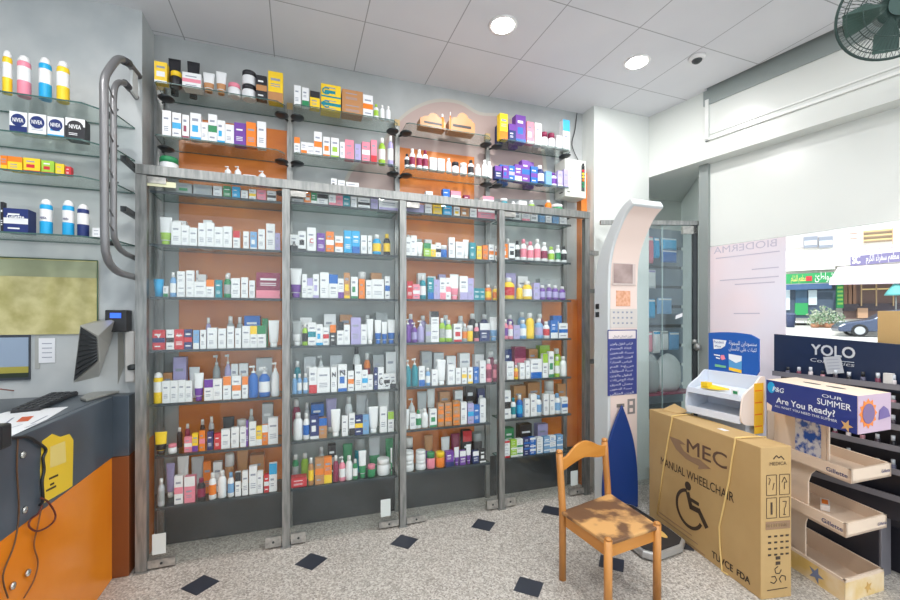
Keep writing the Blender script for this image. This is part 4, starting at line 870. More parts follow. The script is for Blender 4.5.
# folded flap at the far top corner
q = L_+Lh+u_*.05+w_*.08; mb = MB(); mb.prism([q, q+u_*.15+w_*.02, q+u_*.17+w_*.10+Vector((0, 0, .02)), q+u_*.01+w_*.1+Vector((0, 0, .045))], (0, 0, .004), KR2); wpart(mb, 'flap', WB)
mb = MB(); q = L_+Lh+u_*.62+w_*.07; mb.prism([q, q+u_*.06, q+u_*.06+w_*.035, q+w_*.035], (0, 0, .0015), PAPER); wpart(mb, 'paper_scrap', WB)
def fp(px, py, off=.001): return at_pl(px, py, L_+nf*off, nf)
def fletter(txt, A, B, h, m, bold=0.):
    a, b = fp(*A), fp(*B); b = a+(b-a).dot(u_)*u_+Vector((0, 0, 0)); lettering(txt, a, b, h, nf, m, WB, bold=bold, lift=.001, up=Vector((0, 0, 1)))
ma = fp(684, 448); mb_ = fp(726.5, 462)
fletter('MEC', (687, 452), (727, 466.5), .10, GM, .006)
fletter('MANUAL WHEELCHAIR', (661, 464), (734, 495), .062, DK, .003)
mb = MB(); mb.prism([fp(x, y) for x, y in ((669, 436), (680, 440), (686, 445), (680, 444), (684, 451), (692, 457), (702, 461), (699, 459), (711, 469), (698, 469), (699, 466), (686, 459), (676, 449))], nf*.001, GB); wpart(mb, 'printed_arrow', WB)
# wheelchair symbol
mb = MB(); c0 = fp(688, 486); mb.prism([c0+u_*(.03*math.cos(t))+Vector((0, 0, .03*math.sin(t))) for t in [2*math.pi*k/20 for k in range(20)]], nf*.001, DK); wpart(mb, 'symbol_head', WB)
def fst(pts, wdt): # thick stroke
    P_ = [fp(*p) for p in pts]; mb = MB()
    for a, b in zip(P_[:-1], P_[1:]):
        d = (b-a).normalized(); nn = d.cross(nf).normalized()*wdt/2; e = d*wdt*.35; mb.prism([a-nn-e, b-nn+e, b+nn+e, a+nn-e], nf*.001, DK)
    return mb
wpart(fst([(688, 494), (691, 507), (699, 511), (706, 526)], .036), 'symbol_body', WB); wpart(fst([(690, 499), (698, 504)], .024), 'symbol_arm', WB)
P_ = []
for k in range(19):
    t = math.radians(118+k*14.5); P_.append((t))
cw = fp(689, 509); mb = MB(); ro, ri = .135, .112
# ring with the opening on the upper front side
t0, t1 = math.radians(100), math.radians(335)
for k in range(24):
    a, b = t0+(t1-t0)*k/24, t0+(t1-t0)*(k+1)/24
    f_ = lambda r_, t: cw+u_*(r_*math.cos(t))+Vector((0, 0, r_*math.sin(t)))
    mb.prism([f_(ri, a), f_(ro, a), f_(ro, b), f_(ri, b)], nf*.001, DK)
wpart(mb, 'symbol_wheel', WB)
for (x0, y0, x1, y1) in ((657, 511, 692, 533), (657, 515, 698, 541), (657, 520, 705, 550), (656, 524, 690, 546)):
    a, b = fp(x0, y0), fp(x1, y1); b.z = a.z; mb = MB(); mb.prism([a, b, b+Vector((0, 0, .006)), a+Vector((0, 0, .006))], nf*.001, GB); wpart(mb, 'printed_line', WB)
fletter('TUVCE', (712, 557), (733, 571.5), .045, DK, .012); fletter('FDA', (737, 575), (750, 583), .04, DK, .02)
# end face marks
def ep(s, z): return R_+w_*s+u_*.001+Vector((0, 0, z))
def eline(pts, wdt=.004, nm='printed_mark', m=DK):
    mb = MB(); P2 = [ep(*p) for p in pts]
    for a, b in zip(P2[:-1], P2[1:]):
        d = (b-a).normalized(); nn = d.cross(u_).normalized()*wdt/2; mb.prism([a-nn, b-nn, b+nn, a+nn], u_*.001, m)
    wpart(mb, nm, WB)
for s0 in (.035, .12):
    for z0 in (.59, .46): eline([(s0, z0), (s0+.065, z0), (s0+.065, z0+.115), (s0, z0+.115), (s0, z0)], .003)
eline([(.05, .65), (.06, .68), (.05, .69)]); eline([(.075, .62), (.085, .66)]); eline([(.135, .66), (.152, .69), (.17, .66), (.152, .66), (.152, .62)])
eline([(.068, .48), (.068, .55)], .012); eline([(.14, .55), (.165, .55), (.16, .52), (.152, .51), (.152, .48), (.145, .475), (.162, .475)])
mb = MB(); mb.prism([ep(.03, .395), ep(.19, .395), ep(.19, .44), ep(.03, .44)], u_*.001, GB); wpart(mb, 'printed_band', WB)
for i_ in range(9): eline([(.038+i_*.0165, .4175), (.047+i_*.0165, .4175)], .02, 'printed_mark', KR2)
lettering('MEDICA', ep(.055, .76), ep(.165, .76), .02, u_, DK, WB, up=Vector((0, 0, 1)))
eline([(.08, .795), (.10, .815), (.115, .80), (.13, .81), (.15, .79)], .006)
for i in range(4):
    for s0 in (.045, .085, .125, .16): eline([(s0, .355-i*.035), (s0+.02, .355-i*.035)], .01)
for s0, z0 in ((.11, .23), (.11, .2)): eline([(s0-.015, z0), (s0+.015, z0)], .018)
for k in range(3):
    t = math.pi/2+k*2*math.pi/3; c1 = (.11+.035*math.cos(t), .125+.035*math.sin(t))
    eline([(c1[0]+.022*math.cos(t+1.2*j), c1[1]+.022*math.sin(t+1.2*j)) for j in range(5)], .005)
eline([(.04, .05), (.17, .055)], .004)
ROPE = mat('cream_cord', srgb(226, 196, 128), .6)
def strap(px_front, top_s):
    a = [fp(x, y, .006) for x, y in px_front]; t = a[0].copy(); t.z = BH+.006
    s = (t-L_).dot(u_); back = L_+u_*(s+top_s)+w_*(th+.004)+Lh+Vector((0, 0, .006))
    mb = MB(); mb.tube([back-Vector((0, 0, .3)), back]+[t.lerp(back, .5)+Vector((0, 0, .001)), t]+a, .0055, ROPE, 7); wpart(mb, 'cord', WB)
strap([(672, 419), (668, 440), (663, 470), (657, 514)], -.05); strap([(735, 441), (732, 458), (729, 480), (725, 500), (719, 527), (720, 548), (722, 571), (728, 575)], .0)
# ================================================================ DENTAL CARE DISPLAY (blue header)
X0, X1, Y0, Y1 = 2.78, 2.985, 1.93, 2.33
DWH = mat('display_white', srgb(214, 222, 234), .35); DBL = mat('display_blue', srgb(34, 92, 176), .4); DYE = mat('display_yellow', srgb(250, 200, 50), .4)
DD = thing('dental_display', 'small white floor display with blue curved header and yellow printed side behind the carton', 'display', (2.9, 2.13, 0))
def dp(n, lo, hi, m, bev=.003, par=None):
    mb = MB(); mb.box([(a+b)/2 for a, b in zip(lo, hi)], [b-a for a, b in zip(lo, hi)], m); return wpart(mb, n, par or DD, bev)
# header: curved top, facing the room
hz0, hz1 = 1.20, 1.49; YH = 1.957
pts = [(X1, Y1, hz0), (X1, YH+.02, hz0-.005), (X1, YH, hz0+.03), (X1, YH, hz1-.035)]+[(X1, YH+(Y1-YH)*t, hz1-.03+.035*math.sin(math.pi*(.15+.6*t))) for t in (.15, .3, .45, .6, .75, .9, 1)]
mb = MB(); mb.prism(pts, (.012, 0, 0), DBL); wpart(mb, 'header_board', DD)
HN = Vector((-1, 0, 0)); WTX = mat('header_white', srgb(236, 242, 248), .4)
def hq(px, py, off=.002): return at_x(px, py, X1-off)
def hl(txt, A, B, h, m, bold=0.):
    a, b = hq(*A), hq(*B); b.z = a.z; lettering(txt, a, b, h, HN, m, DD, bold=bold, up=Vector((0, 0, 1)))
hl(arabic('سنسوداين للسهولة'), (729, 344.5), (757, 348), .03, WTX); hl(arabic('لثبات على الأسنان'), (729, 350), (756.5, 354), .028, WTX)
mb = MB(); mb.prism([hq(x, y) for x, y in ((713, 339), (726.5, 340.5), (725, 346), (721, 348.5), (714, 349))], HN*.001, WTX); wpart(mb, 'logo_patch', DD)
lb = mat('logo_blue', srgb(30, 70, 150), .5)
a, b = hq(714, 343, .004), hq(724, 344.3, .004); b.z = a.z; lettering('Fixodent', a, b, .02, HN, lb, DD, up=Vector((0, 0, 1)))
a, b = hq(715, 347, .004), hq(721, 348, .004); b.z = a.z; lettering('Plus', a, b, .016, HN, lb, DD, up=Vector((0, 0, 1)))
mb = MB(); mb.prism([hq(x, y) for x, y in ((728.5, 353.5), (742, 356), (741.5, 373.5), (729, 370.5))], HN*.001, mat('pack_blue', srgb(90, 160, 214), .4)); wpart(mb, 'pack_print', DD)
mb = MB(); mb.prism([hq(x, y, .0035) for x, y in ((728.7, 353.8), (741.8, 356), (741.5, 361), (736, 363), (729, 359))], HN*.001, WTX); wpart(mb, 'pack_print', DD)
mb = MB(); mb.prism([hq(x, y, .0035) for x, y in ((729, 367), (741.5, 370), (741.5, 373.3), (729, 370))], HN*.001, DYE); wpart(mb, 'pack_print', DD)
mb = MB(); mb.prism([hq(x, y) for x, y in ((715, 364), (726, 366), (726, 368), (715, 366.5))], HN*.001, mat('leaf_green', srgb(120, 190, 140), .5)); wpart(mb, 'printed_line', DD)
mb = MB(); mb.prism([hq(x, y) for x, y in ((721, 355), (724, 355), (725.5, 359), (722, 360), (720.5, 358))], HN*.001, pc('p')); wpart(mb, 'tooth_print', DD)
for (x0, y0, x1, y1) in ((714, 354, 720, 355), (716, 357, 720, 358)):
    mb = MB(); mb.prism([hq(x0, y0), hq(x1, y1), hq(x1, y1+1.2), hq(x0, y0+1.2)], HN*.001, WTX); wpart(mb, 'printed_line', DD)
# body: side panels with swooping front, back panel, two tilted trays
def side(y, t, m, nm):
    prof = [(X1, hz0), (X1-.04, hz0), (X1-.10, hz0-.05), (X1-.20, hz0-.11), (X1-.225, hz0-.19), (X1-.23, .93), (X1-.20, .89), (X1-.10, .875), (X1, .875)]
    p2 = [(p.x, p.z) for p in smooth_path([(a, 0, b) for a, b in prof], 3)]
    mb = MB(); mb.prism([(a, y, b) for a, b in p2], (0, t, 0), m); return wpart(mb, nm, DD)
side(Y1, .012, DWH, 'side_panel'); side(Y0-.014, .012, mat('side_offwhite', srgb(240, 226, 216), .4), 'side_panel')
mb = MB(); mb.box((X1-.065, Y0-.016, .99), (.09, .002, .34), DYE); wpart(mb, 'yellow_print', DD)
for i, zz in enumerate((1.10, 1.02, .94, .86)):
    a = Vector((X1-.115, Y0-.0175, zz)); mb = MB(); mb.box(a+Vector((.045, 0, .01)), (.07, .001, .008), pc('o')); wpart(mb, 'printed_line', DD)
dp('back_panel', (X1-.008, Y0, .80), (X1+.008, Y1, hz0), DWH)
mb = MB(); mb.prism([(X1-.01, Y0, 1.10), (X1-.215, Y0, 1.055), (X1-.215, Y0, 1.08), (X1-.222, Y0, 1.08), (X1-.226, Y0, 1.045), (X1-.01, Y0, 1.085)], (0, Y1-Y0, 0), DWH); wpart(mb, 'upper_tray', DD)
mb = MB(); mb.prism([(X1-.01, Y0, .95), (X1-.215, Y0, .905), (X1-.215, Y0, .945), (X1-.226, Y0, .945), (X1-.23, Y0, .895), (X1-.01, Y0, .93)], (0, Y1-Y0, 0), DWH); wpart(mb, 'lower_tray', DD)
mb = MB(); mb.box((X1-.075, (Y0+Y1)/2, .437), (.13, .36, .875), DWH); wpart(mb, 'plinth', DD)
a = Vector((X1-.15, Y1-.10, 1.077)); mb = MB(); mb.prism([a+Vector(v) for v in ((0, -.09, .004), (-.02, .03, .004), (.03, .06, .02), (.05, 0, .02), (.02, -.16, .015))], (0, 0, .01), pc('y')); mb.box(a+Vector((.0, .0, .035)), (.05, .05, .03), pc('y')); sp = tag(mb.obj('crumpled_packet'), 'crumpled yellow packet lying on the upper tray of the dental display', 'packet')
a = Vector((X1-.20, Y0+.05, 1.065)); mb = MB(); mb.box(a+Vector((0, 0, .025)), (.012, .05, .05), pc('W')); mb.box(a+Vector((-.0065, -.005, .03)), (.001, .03, .02), pc('g')); tag(mb.obj('shelf_ticket'), 'small white ticket standing on the upper tray of the dental display', 'ticket')
# ================================================================ TIERED CARDBOARD STAND
CB = mat('card_cream', srgb(234, 212, 190), .5); CE = mat('card_edge', srgb(226, 208, 190), .5)
GS = thing('cardboard_display_stand', 'cream three tier cardboard stand with navy and purple header box', 'display', (2.95, 1.55, 0))
uu = Vector((.28, .96, 0)).normalized(); vv = Vector((.985, -.03, 0)).normalized()
NV = mat('header_navy', srgb(44, 58, 132), .35)
def tray(px, py, z0, hgt, Lu, Lv, label, m, deepm=None):
    C = at_z(px, py, z0); p = [C, C+uu*Lu, C+uu*Lu+vv*Lv, C+vv*Lv]
    mb = MB(); mb.prism(p, (0, 0, .012), m)
    t = .014
    def wall(a, b, inn):
        mb.prism([a, b, b+inn*t, a+inn*t], (0, 0, hgt), m)
    wall(p[0], p[1], vv); wall(p[3], p[2], -vv); wall(p[0], p[3], uu); wall(p[1], p[2], -uu)
    return wpart(mb, 'tray', GS), C
_, C1 = tray(845, 603, .0, .125, .52, .35, '', CB)
_, C2 = tray(846, 538, .40, .075, .52, .36, '', CB)
_, C3 = tray(851, 484, .70, .075, .52, .355, '', CB)
# printed paper around the base tray
BY = noise_mat('base_print', srgb(226, 190, 110), srgb(240, 220, 190), 6, .5)
nl = vv.cross(Vector((0, 0, 1))); nL = -Vector((uu.y, -uu.x, 0)); nR = -Vector((-vv.y, vv.x, 0)) if False else Vector((vv.y, -vv.x, 0))
if nR.y > 0: nR = -nR
if nL.x > 0: nL = -nL
mb = MB(); mb.prism([C1+nL*.001, C1+uu*.52+nL*.001, C1+uu*.52+nL*.001+Vector((0, 0, .11)), C1+nL*.001+Vector((0, 0, .11))], nL*.001, BY); mb.prism([C1+nR*.001, C1+vv*.35+nR*.001, C1+vv*.35+nR*.001+Vector((0, 0, .11)), C1+nR*.001+Vector((0, 0, .11))], nR*.001, BY); wpart(mb, 'base_wrap', GS)
GLB = mat('gillette_blue', srgb(24, 44, 110), .5)
def trlabel(C, z, txt, s0, s1, zt, h, m, side='L', off=.002):
    if side == 'L': a, b, n_ = C+uu*s1, C+uu*s0, nL
    else: a, b, n_ = C+vv*s0, C+vv*s1, nR
    a = a+n_*off+Vector((0, 0, zt)); b = b+n_*off+Vector((0, 0, zt)); lettering(txt, a, b, h, n_, m, GS, bold=.006, up=Vector((0, 0, 1)))
trlabel(C3, 0, 'Gillette', .015, .135, .025, .024, GLB); trlabel(C2, 0, 'Gillette', .015, .135, .025, .024, GLB)
trlabel(C3, 0, 'Gillette', .26, .34, .03, .02, GLB, 'R'); trlabel(C2, 0, 'Gillette', .27, .35, .025, .018, GLB, 'R')
trlabel(C1, 0, 'Gillette', .40, .56, .055, .028, mat('gold_print', srgb(170, 120, 60), .5), off=.004)
def star(c, n_, e, r, m, par, nm='starfish_print'):
    up = Vector((0, 0, 1)); pts = [c+e*(rr_*math.cos(t))+up*(rr_*math.sin(t)) for k in range(10) for rr_, t in [((r if k % 2 == 0 else r*.4), math.pi/2+.3+k*math.pi/5)]]
    mb = MB(); mb.prism(pts, n_*.0012, m); wpart(mb, nm, par)
star(C1+uu*.17+nL*.003+Vector((0, 0, .055)), nL, uu, .05, mat('star_blue', srgb(120, 130, 160), .5), GS)
star(C1+vv*.2+nR*.003+Vector((0, 0, .05)), nR, vv, .035, mat('star_tan', srgb(214, 170, 96), .5), GS)
# side risers between the tiers, set back from the corner
def riser(Cb, z0, z1, s_off, wd2, name='riser'):
    a = Cb+uu*s_off+vv*.05; a.z = z0; mb = MB()
    pts = [a, a+uu*wd2, Vector((a+uu*wd2).to_tuple()[:2]+(z1,)), a-uu*.06+Vector((0, 0, z1-z0)), a-uu*.015+Vector((0, 0, (z1-z0)-.05)), a+Vector((0, 0, (z1-z0)-.1))]
    mb.prism(pts, vv*.012, CB); return wpart(mb, name, GS)
riser(C1, .012, .40, .28, .22); riser(C2, .412, .70, .26, .24)
bxC = C1+uu*.58+vv*.05; 
mb = MB(); q0 = C1+uu*.522+vv*.0; q1 = C1+uu*.522+vv*.34; mb.prism([Vector((q0.x, q0.y, .0)), Vector((q1.x, q1.y, .0)), Vector((q1.x, q1.y, 1.1)), Vector((q0.x, q0.y, 1.1))], uu*.012, CB); wpart(mb, 'back_board', GS)
# upper column with picture below the header box
C3u = C3+uu*.12; C3u.z = .712
mb = MB(); a = C3+vv*.04+uu*.165; a.z = .712; mb.prism([a, a+uu*.36, Vector(((a+uu*.36).x, (a+uu*.36).y, 1.01)), Vector((a.x, a.y, 1.01))], vv*.014, CB); wpart(mb, 'upper_riser', GS)
SPL = noise_mat('splash_print', srgb(40, 90, 180), srgb(226, 226, 232), 22, .4, detail=6, lo=.42, hi=.56)
mb = MB(); b = a+uu*.03+nL*.002+Vector((0, 0, .0)); mb.prism([b, b+uu*.17, b+uu*.17+Vector((0, 0, .3)), b+Vector((0, 0, .3))], nL*.001, SPL); wpart(mb, 'picture_panel', GS)
mb = MB(); q = a-uu*.015; mb.prism([q, q+vv*.36, q+vv*.36+Vector((0, 0, .3)), q+Vector((0, 0, .3))], uu*.012, CB) if False else mb.prism([q, q+vv*.012, q+vv*.012+Vector((0, 0, .31)), q+Vector((0, 0, .31))], uu*.012, CB); wpart(mb, 'upright_edge', GS)
# header box
H0 = at_z(857.5, 434.5, 1.01); ub = Vector((.30, .954, 0)).normalized(); vb = Vector((.985, .0, 0)).normalized(); HL, HV, HH = .57, .29, .195
HB = [H0, H0+ub*HL, H0+ub*HL+vb*HV, H0+vb*HV]
mb = MB(); mb.prism(HB, (0, 0, HH), CB); wpart(mb, 'header_box', GS, .002)
nF = Vector((-ub.y, ub.x, 0)); nS = Vector((0, -1, 0))
mb = MB(); mb.prism([H0+nF*.001, H0+ub*HL+nF*.001, H0+ub*HL+nF*.001+Vector((0, 0, HH)), H0+nF*.001+Vector((0, 0, HH))], nF*.001, NV); wpart(mb, 'navy_print', GS)
mb = MB(); e_ = vb; nsd = Vector((vb.y, -vb.x, 0)); mb.prism([H0+nsd*.001, H0+vb*HV+nsd*.001, H0+vb*HV+nsd*.001+Vector((0, 0, HH)), H0+nsd*.001+Vector((0, 0, HH))], nsd*.001, mat('print_mauve', srgb(196, 170, 190), .4)); wpart(mb, 'side_print', GS)
def hfl(txt, s0, s1, z0, h, m, bold=0., par=GS, italic=0.):
    a = H0+ub*(HL*s1)+nF*.002+Vector((0, 0, z0)); b = H0+ub*(HL*s0)+nF*.002+Vector((0, 0, z0)); lettering(txt, a, b, h, nF, m, par, bold=bold, up=Vector((0, 0, 1)), shear=italic)
hfl('P&G', .77, .91, .130, .030, WTX, .01, italic=.2)
hfl('Are You Ready?', .20, .86, .062, .036, WTX, .012); hfl('ALL WHAT YOU NEED THIS SUMMER', .18, .88, .034, .014, WTX)
hfl('OUR', .13, .33, .155, .018, WTX, .006); hfl('SUMMER', .05, .38, .112, .034, WTX, .006)
mb = MB(); mb.prism([H0+ub*(HL*(.93+.05*math.cos(t)))+nF*.0022+Vector((0, 0, .15+.035*math.sin(t))) for t in [2*math.pi*k/16 for k in range(16)]], nF*.001, pc('c')); wpart(mb, 'bubble_print', GS)
mb = MB(); mb.prism([H0+ub*(HL*s)+nF*.0022+Vector((0, 0, z)) for s, z in ((.99, .05), (.92, .035), (.93, .0), (.99, .0))], nF*.001, CB); wpart(mb, 'wave_print', GS)
star(H0+ub*(HL*.09)+nF*.0035+Vector((0, 0, .03)), nF, ub, .034, mat('star_gold', srgb(214, 170, 110), .5), GS)
cs = H0+vb*.085+nsd*.003+Vector((0, 0, .1)); pts = [cs+vb*(r_*math.cos(t))+Vector((0, 0, r_*math.sin(t))) for k in range(24) for r_, t in [((.078 if k % 2 == 0 else .06), k*math.pi/12)]]
mb = MB(); mb.prism(pts, nsd*.001, pc('o')); wpart(mb, 'sun_print', GS); mb = MB(); mb.prism([cs+vb*(.052*math.cos(t))+Vector((0, 0, .052*math.sin(t)))+nsd*.002 for t in [k*math.pi/10 for k in range(20)]], nsd*.001, mat('print_plum', srgb(120, 96, 140), .5)); wpart(mb, 'sun_print', GS)
mb = MB(); mb.prism([H0+vb*s+nsd*.0035+Vector((0, 0, z)) for s, z in ((.175, .06), (.185, .11), (.22, .13), (.26, .11), (.28, .07))], nsd*.001, mat('print_violet', srgb(110, 90, 150), .5)); wpart(mb, 'hat_print', GS)
for s in (.36, .62):
    cH = H0+ub*(HL*s)+vb*(HV*.5)+Vector((0, 0, HH+.0005)); mb = MB(); mb.prism([cH+ub*(.06*math.cos(t))+vb*(.018*math.sin(t)) for t in [2*math.pi*k/16 for k in range(16)]], (0, 0, .001), mat('slot_dark', srgb(70, 66, 64), .7)); wpart(mb, 'hand_slot', GS)
# leftover packs on the tiers
q = C2+uu*.27+vv*.22; mb = MB(); mb.box((q.x, q.y, .43), (.14, .045, .035), mat('toothpaste_white', srgb(240, 232, 226), .4), .5); tp = tag(mb.obj('toothpaste_box', bevel=.004), 'white toothpaste box lying alone on the middle tier of the cardboard stand', 'box')
mb = MB(); mb.box((0, 0, .018), (.08, .03, .001), pc('o')); o = mb.obj('orange_label', tp, (q.x, q.y, .4305), .5)
# ================================================================ COSMETICS STAND (black, header YOLO)
YN_ = mat('stand_navy', srgb(36, 48, 74), .3); YD = mat('stand_black', srgb(46, 46, 54), .35); YG = mat('stand_grey', srgb(120, 118, 124), .4)
YS = thing('cosmetics_display', 'dark navy makeup stand with tiered trays and a lettered header by the window', 'display', (3.5, 1.6, 0))
XH = 3.45
def yp(n, lo, hi, m, bev=.003):
    mb = MB(); mb.box([(a+b)/2 for a, b in zip(lo, hi)], [b-a for a, b in zip(lo, hi)], m); return wpart(mb, n, YS, bev)
hA = at_x(774, 334, XH); hB = at_x(905, 345, XH)
yf_, yn_ = hA.y, 1.12
zt = lambda y: hA.z+(hB.z-hA.z)*(y-hA.y)/(hB.y-hA.y)
mb = MB(); mb.prism([(XH, yf_, zt(yf_)-.30), (XH, yn_, zt(yn_)-.30), (XH, yn_, zt(yn_)), (XH, yf_, zt(yf_))], (.03, 0, 0), YN_); wpart(mb, 'header_board', YS)
YW = mat('yolo_white', srgb(196, 202, 206), .35); YI = mat('yolo_light', srgb(218, 222, 224), .3, .3)
yn = Vector((-1, 0, 0)); a = at_x(811.5, 354, XH-.001); b = at_x(855, 358.5, XH-.001); lettering('YOLO', a, b, .075, yn, YI, YS, bold=.015, up=Vector((0, 0, 1)))
a = at_x(812, 358.5, XH-.001); b = at_x(854, 362.5, XH-.001); mb = MB(); mb.tube([a+Vector((.0, -.08, -.0)), b], .0022, YI, 5); wpart(mb, 'underline', YS)
a = at_x(810, 361, XH-.001); b = at_x(854, 367, XH-.001); lettering('Cosmetics', a, b, .026, yn, YI, YS, up=Vector((0, 0, 1)), shear=.3)
yp('back_panel', (XH+.03, 1.13, .3), (XH+.05, 2.12, 1.2), YD)
yp('base_cabinet', (3.375, 1.50, 0), (XH+.03, 2.12, .365), YD); yp('base_lit_side', (3.377, 1.488, 0), (XH+.03, 1.50, .365), YG)  # grey sheet on the cabinet side has side light put into its colour
lettering('n One', Vector((3.374, 1.78, .30)), Vector((3.374, 1.60, .30)), .035, yn, YI, YS, bold=.02, up=Vector((0, 0, 1)))
TRZ = [(.50, 3.385, .1), (.66, 3.385, .03), (.80, 3.385, .03), (.93, 3.385, .03), (1.06, 3.385, .03), (1.17, 3.39, .03)]
for z, x, hh in TRZ:
    mb = MB(); mb.box(((x+XH)/2+.01, 1.63, z), (XH+.02-x, .98, .012), YD); mb.box((x-.004, 1.63, z+.012), (.008, .98, .035), YG); wpart(mb, 'tray', YS)
yp('front_board', (3.40, 1.14, .37), (3.42, 2.1, .50), YD)
rr = random.Random(3); COSM = [srgb(60, 50, 60), srgb(170, 120, 130), srgb(210, 200, 200), srgb(120, 60, 80), srgb(90, 90, 110), srgb(30, 30, 36)]
ci = 0
for ti, (z, x, hh) in enumerate(TRZ[1:]):
    n_ = 13
    for k in range(n_):
        y = 1.16+k*.073; m_ = mat('cosmetic_%d' % (ci % 6), COSM[ci % 6], .3); ci += 1
        h_ = .05+.03*rr.random(); mb = MB(); mb.lathe([(.012, 0), (.013, .004), (.013, h_*.55), (.010, h_*.58)], m_, (0, 0, 0), 10); o = mb.obj('makeup_bottle', None, (x+.032, y, z+.0065))
        mb = MB(); mb.lathe([(.010, h_*.58), (.010, h_)], mat('clear_cap', srgb(200, 204, 210), .2) if k % 3 else BLACK, (0, 0, 0), 10); mb.obj('cap', o)
        tag(o, f'{["dark", "pinkish", "pale", "plum", "grey", "black"][(ci-1) % 6]} makeup bottle, {NUM[k+1]} from near end, {NUM[5-ti]} tray down of navy stand', 'bottle', 'makeup bottles on the navy stand')
# white tester block and slanted card on the header ledge
q = at_x(889, 381, XH-.03); mb = MB(); mb.box((q.x, q.y, 1.225), (.03, .045, .07), mat('tester_white', srgb(214, 210, 206), .4)); tag(mb.obj('tester_box', bevel=.003), 'small white tester box on the top tray of the navy stand', 'box')
cd = [at_x(x, y, XH-.03) for x, y in ((823, 357), (840, 356), (844, 373), (827, 374))]; mb = MB(); mb.prism(cd, (.003, 0, 0), mat('card_grey', srgb(186, 190, 196), .4)); cdo = tag(mb.obj('price_card'), 'tilted pale card propped against the navy header board', 'card')
for i in range(4):
    a = cd[0].lerp(cd[3], .2+.18*i)+Vector((-.001, 0, 0)); b = cd[1].lerp(cd[2], .2+.18*i)+Vector((-.001, 0, 0)); a, b = a.lerp(b, .15), a.lerp(b, .85); mb = MB(); mb.prism([a, b, b+Vector((0, 0, .004)), a+Vector((0, 0, .004))], (-.0005, 0, 0), INK); mb.obj('printed_line', cdo)
# brown carton beyond the header, near the pane
q = at_x(884, 345, 3.60); mb = MB(); mb.box((3.575, q.y-.17, 1.52), (.10, .34, .25), KR2); oc = tag(mb.obj('carton', bevel=.003), 'plain tan carton standing behind the navy header board against the window', 'box')
mb = MB(); mb.box((3.58, q.y-.17, .697), (.09, .34, 1.39), YD); bs = wpart(mb, 'rear_support', YS)
# ================================================================ ALCOVE: glass side door, slat wall, hanging packs
dA = Vector((2.62, 3.13, 0)); dB = Vector((3.50, 2.84, 0)); dv_ = (dB-dA).normalized(); dn = Vector((dv_.y, -dv_.x, 0))
GD = thing('side_glass_door', 'framed clear glass door in the steel frame between kiosk and window', 'door', dA)
def dline(s0, s1, z0, z1, t, m, nm, off=0.):
    a = dA+dv_*s0+dn*off; b = dA+dv_*s1+dn*off; mb = MB(); mb.prism([(a.x, a.y, z0), (b.x, b.y, z0), (b.x, b.y, z1), (a.x, a.y, z1)], dn*t, m); return wpart(mb, nm, GD)
DL = (dB-dA).length
dline(0, DL, 2.46, 2.50, .03, STEEL, 'top_rail'); dline(DL-.06, DL-.02, 0, 2.46, .03, DSTEEL, 'stile')
dline(.3, DL-.06, .06, 2.46, .008, glass_mat('alcove_glass', (.95, .98, .98), .8, .02, .05, srgb(190, 204, 206)), 'pane', .01)
dline(.58, .585, .06, 2.46, .012, mat('glass_seam', srgb(150, 170, 170), .2), 'pane_edge', .005)
dline(DL-.16, DL-.02, .04, .12, .03, FIT, 'patch_fitting'); dline(DL-.16, DL-.02, 2.38, 2.45, .03, FIT, 'patch_fitting')
mb = MB(); h0 = dA+dv_*(DL-.05)+dn*.03; mb.lathe([(.02, 0), (.02, .04)], STEEL, (h0.x, h0.y, 1.36), 12); mb.lathe([(.012, 0), (.03, .02), (.03, .05), (.012, .07)], STEEL, (h0.x+dn.x*.04, h0.y+dn.y*.04, 1.30), 12); wpart(mb, 'door_lock', GD)
q = at_pl(679, 316, dA+dn*.02, dn); mb = MB(); mb.prism([q+dv_*a+Vector((0, 0, b)) for a, b in ((-.035, -.03), (.03, -.005), (.035, .03), (-.03, .005))], dn*.001, PAPER); wpart(mb, 'paper_tag', GD)
SL = thing('slatwall_display', 'grey slatted wall rack behind the side glass door', 'rack', (3.6, 3.7, 0)); SLM = mat('slat_grey', srgb(128, 142, 158), .4); SLD = mat('slat_dark', srgb(70, 80, 92), .4)
ysl = 3.60
mb = MB(); mb.box((3.76, ysl+.06, 1.5), (.94, .03, 2.1), SLD)
for i in range(9): mb.box((3.76, ysl+.035, .72+i*.225), (.94, .02, .19), SLM)
wpart(mb, 'slat_panel', SL)
hooks = [(631, 237, 637, 262, 'pW', 'narrow pink packet'), (638, 236, 646, 260, 'Wp', 'white packet with pink header'), (647, 237, 653, 263, 'pW', 'tall pink packet'), (654, 238, 659, 258, 'cW', 'slim sky blue packet'), (661, 239, 677, 249, 'cW', 'wide blue header packet'), (661, 251, 677, 262, 'bW', 'wide blue sachet'),
         (631, 270, 639, 290, 'WG', 'white narrow pack'), (641, 270, 656, 288, 'WL', 'square white bandage pack'), (632, 300, 639, 316, 'cW', 'sky blue pack'), (640, 302, 646, 324, 'Wp', 'white glove pack'), (647, 299, 655, 318, 'cW', 'bright blue pack'), (657, 298, 672, 314, 'dW', 'wide pale blue pack'),
         (631, 330, 638, 350, 'Br', 'tan sock pack'), (639, 331, 645, 354, 'WB', 'white sock pack'), (646, 332, 652, 352, 'pW', 'pink strap pack'), (653, 331, 660, 353, 'Wc', 'white wrist pack'), (661, 331, 668, 350, 'WG', 'white knee pack'), (669, 332, 679, 350, 'dW', 'pale blue pack')]
rowname = {236: 'top', 237: 'top', 239: 'top', 251: 'top'}
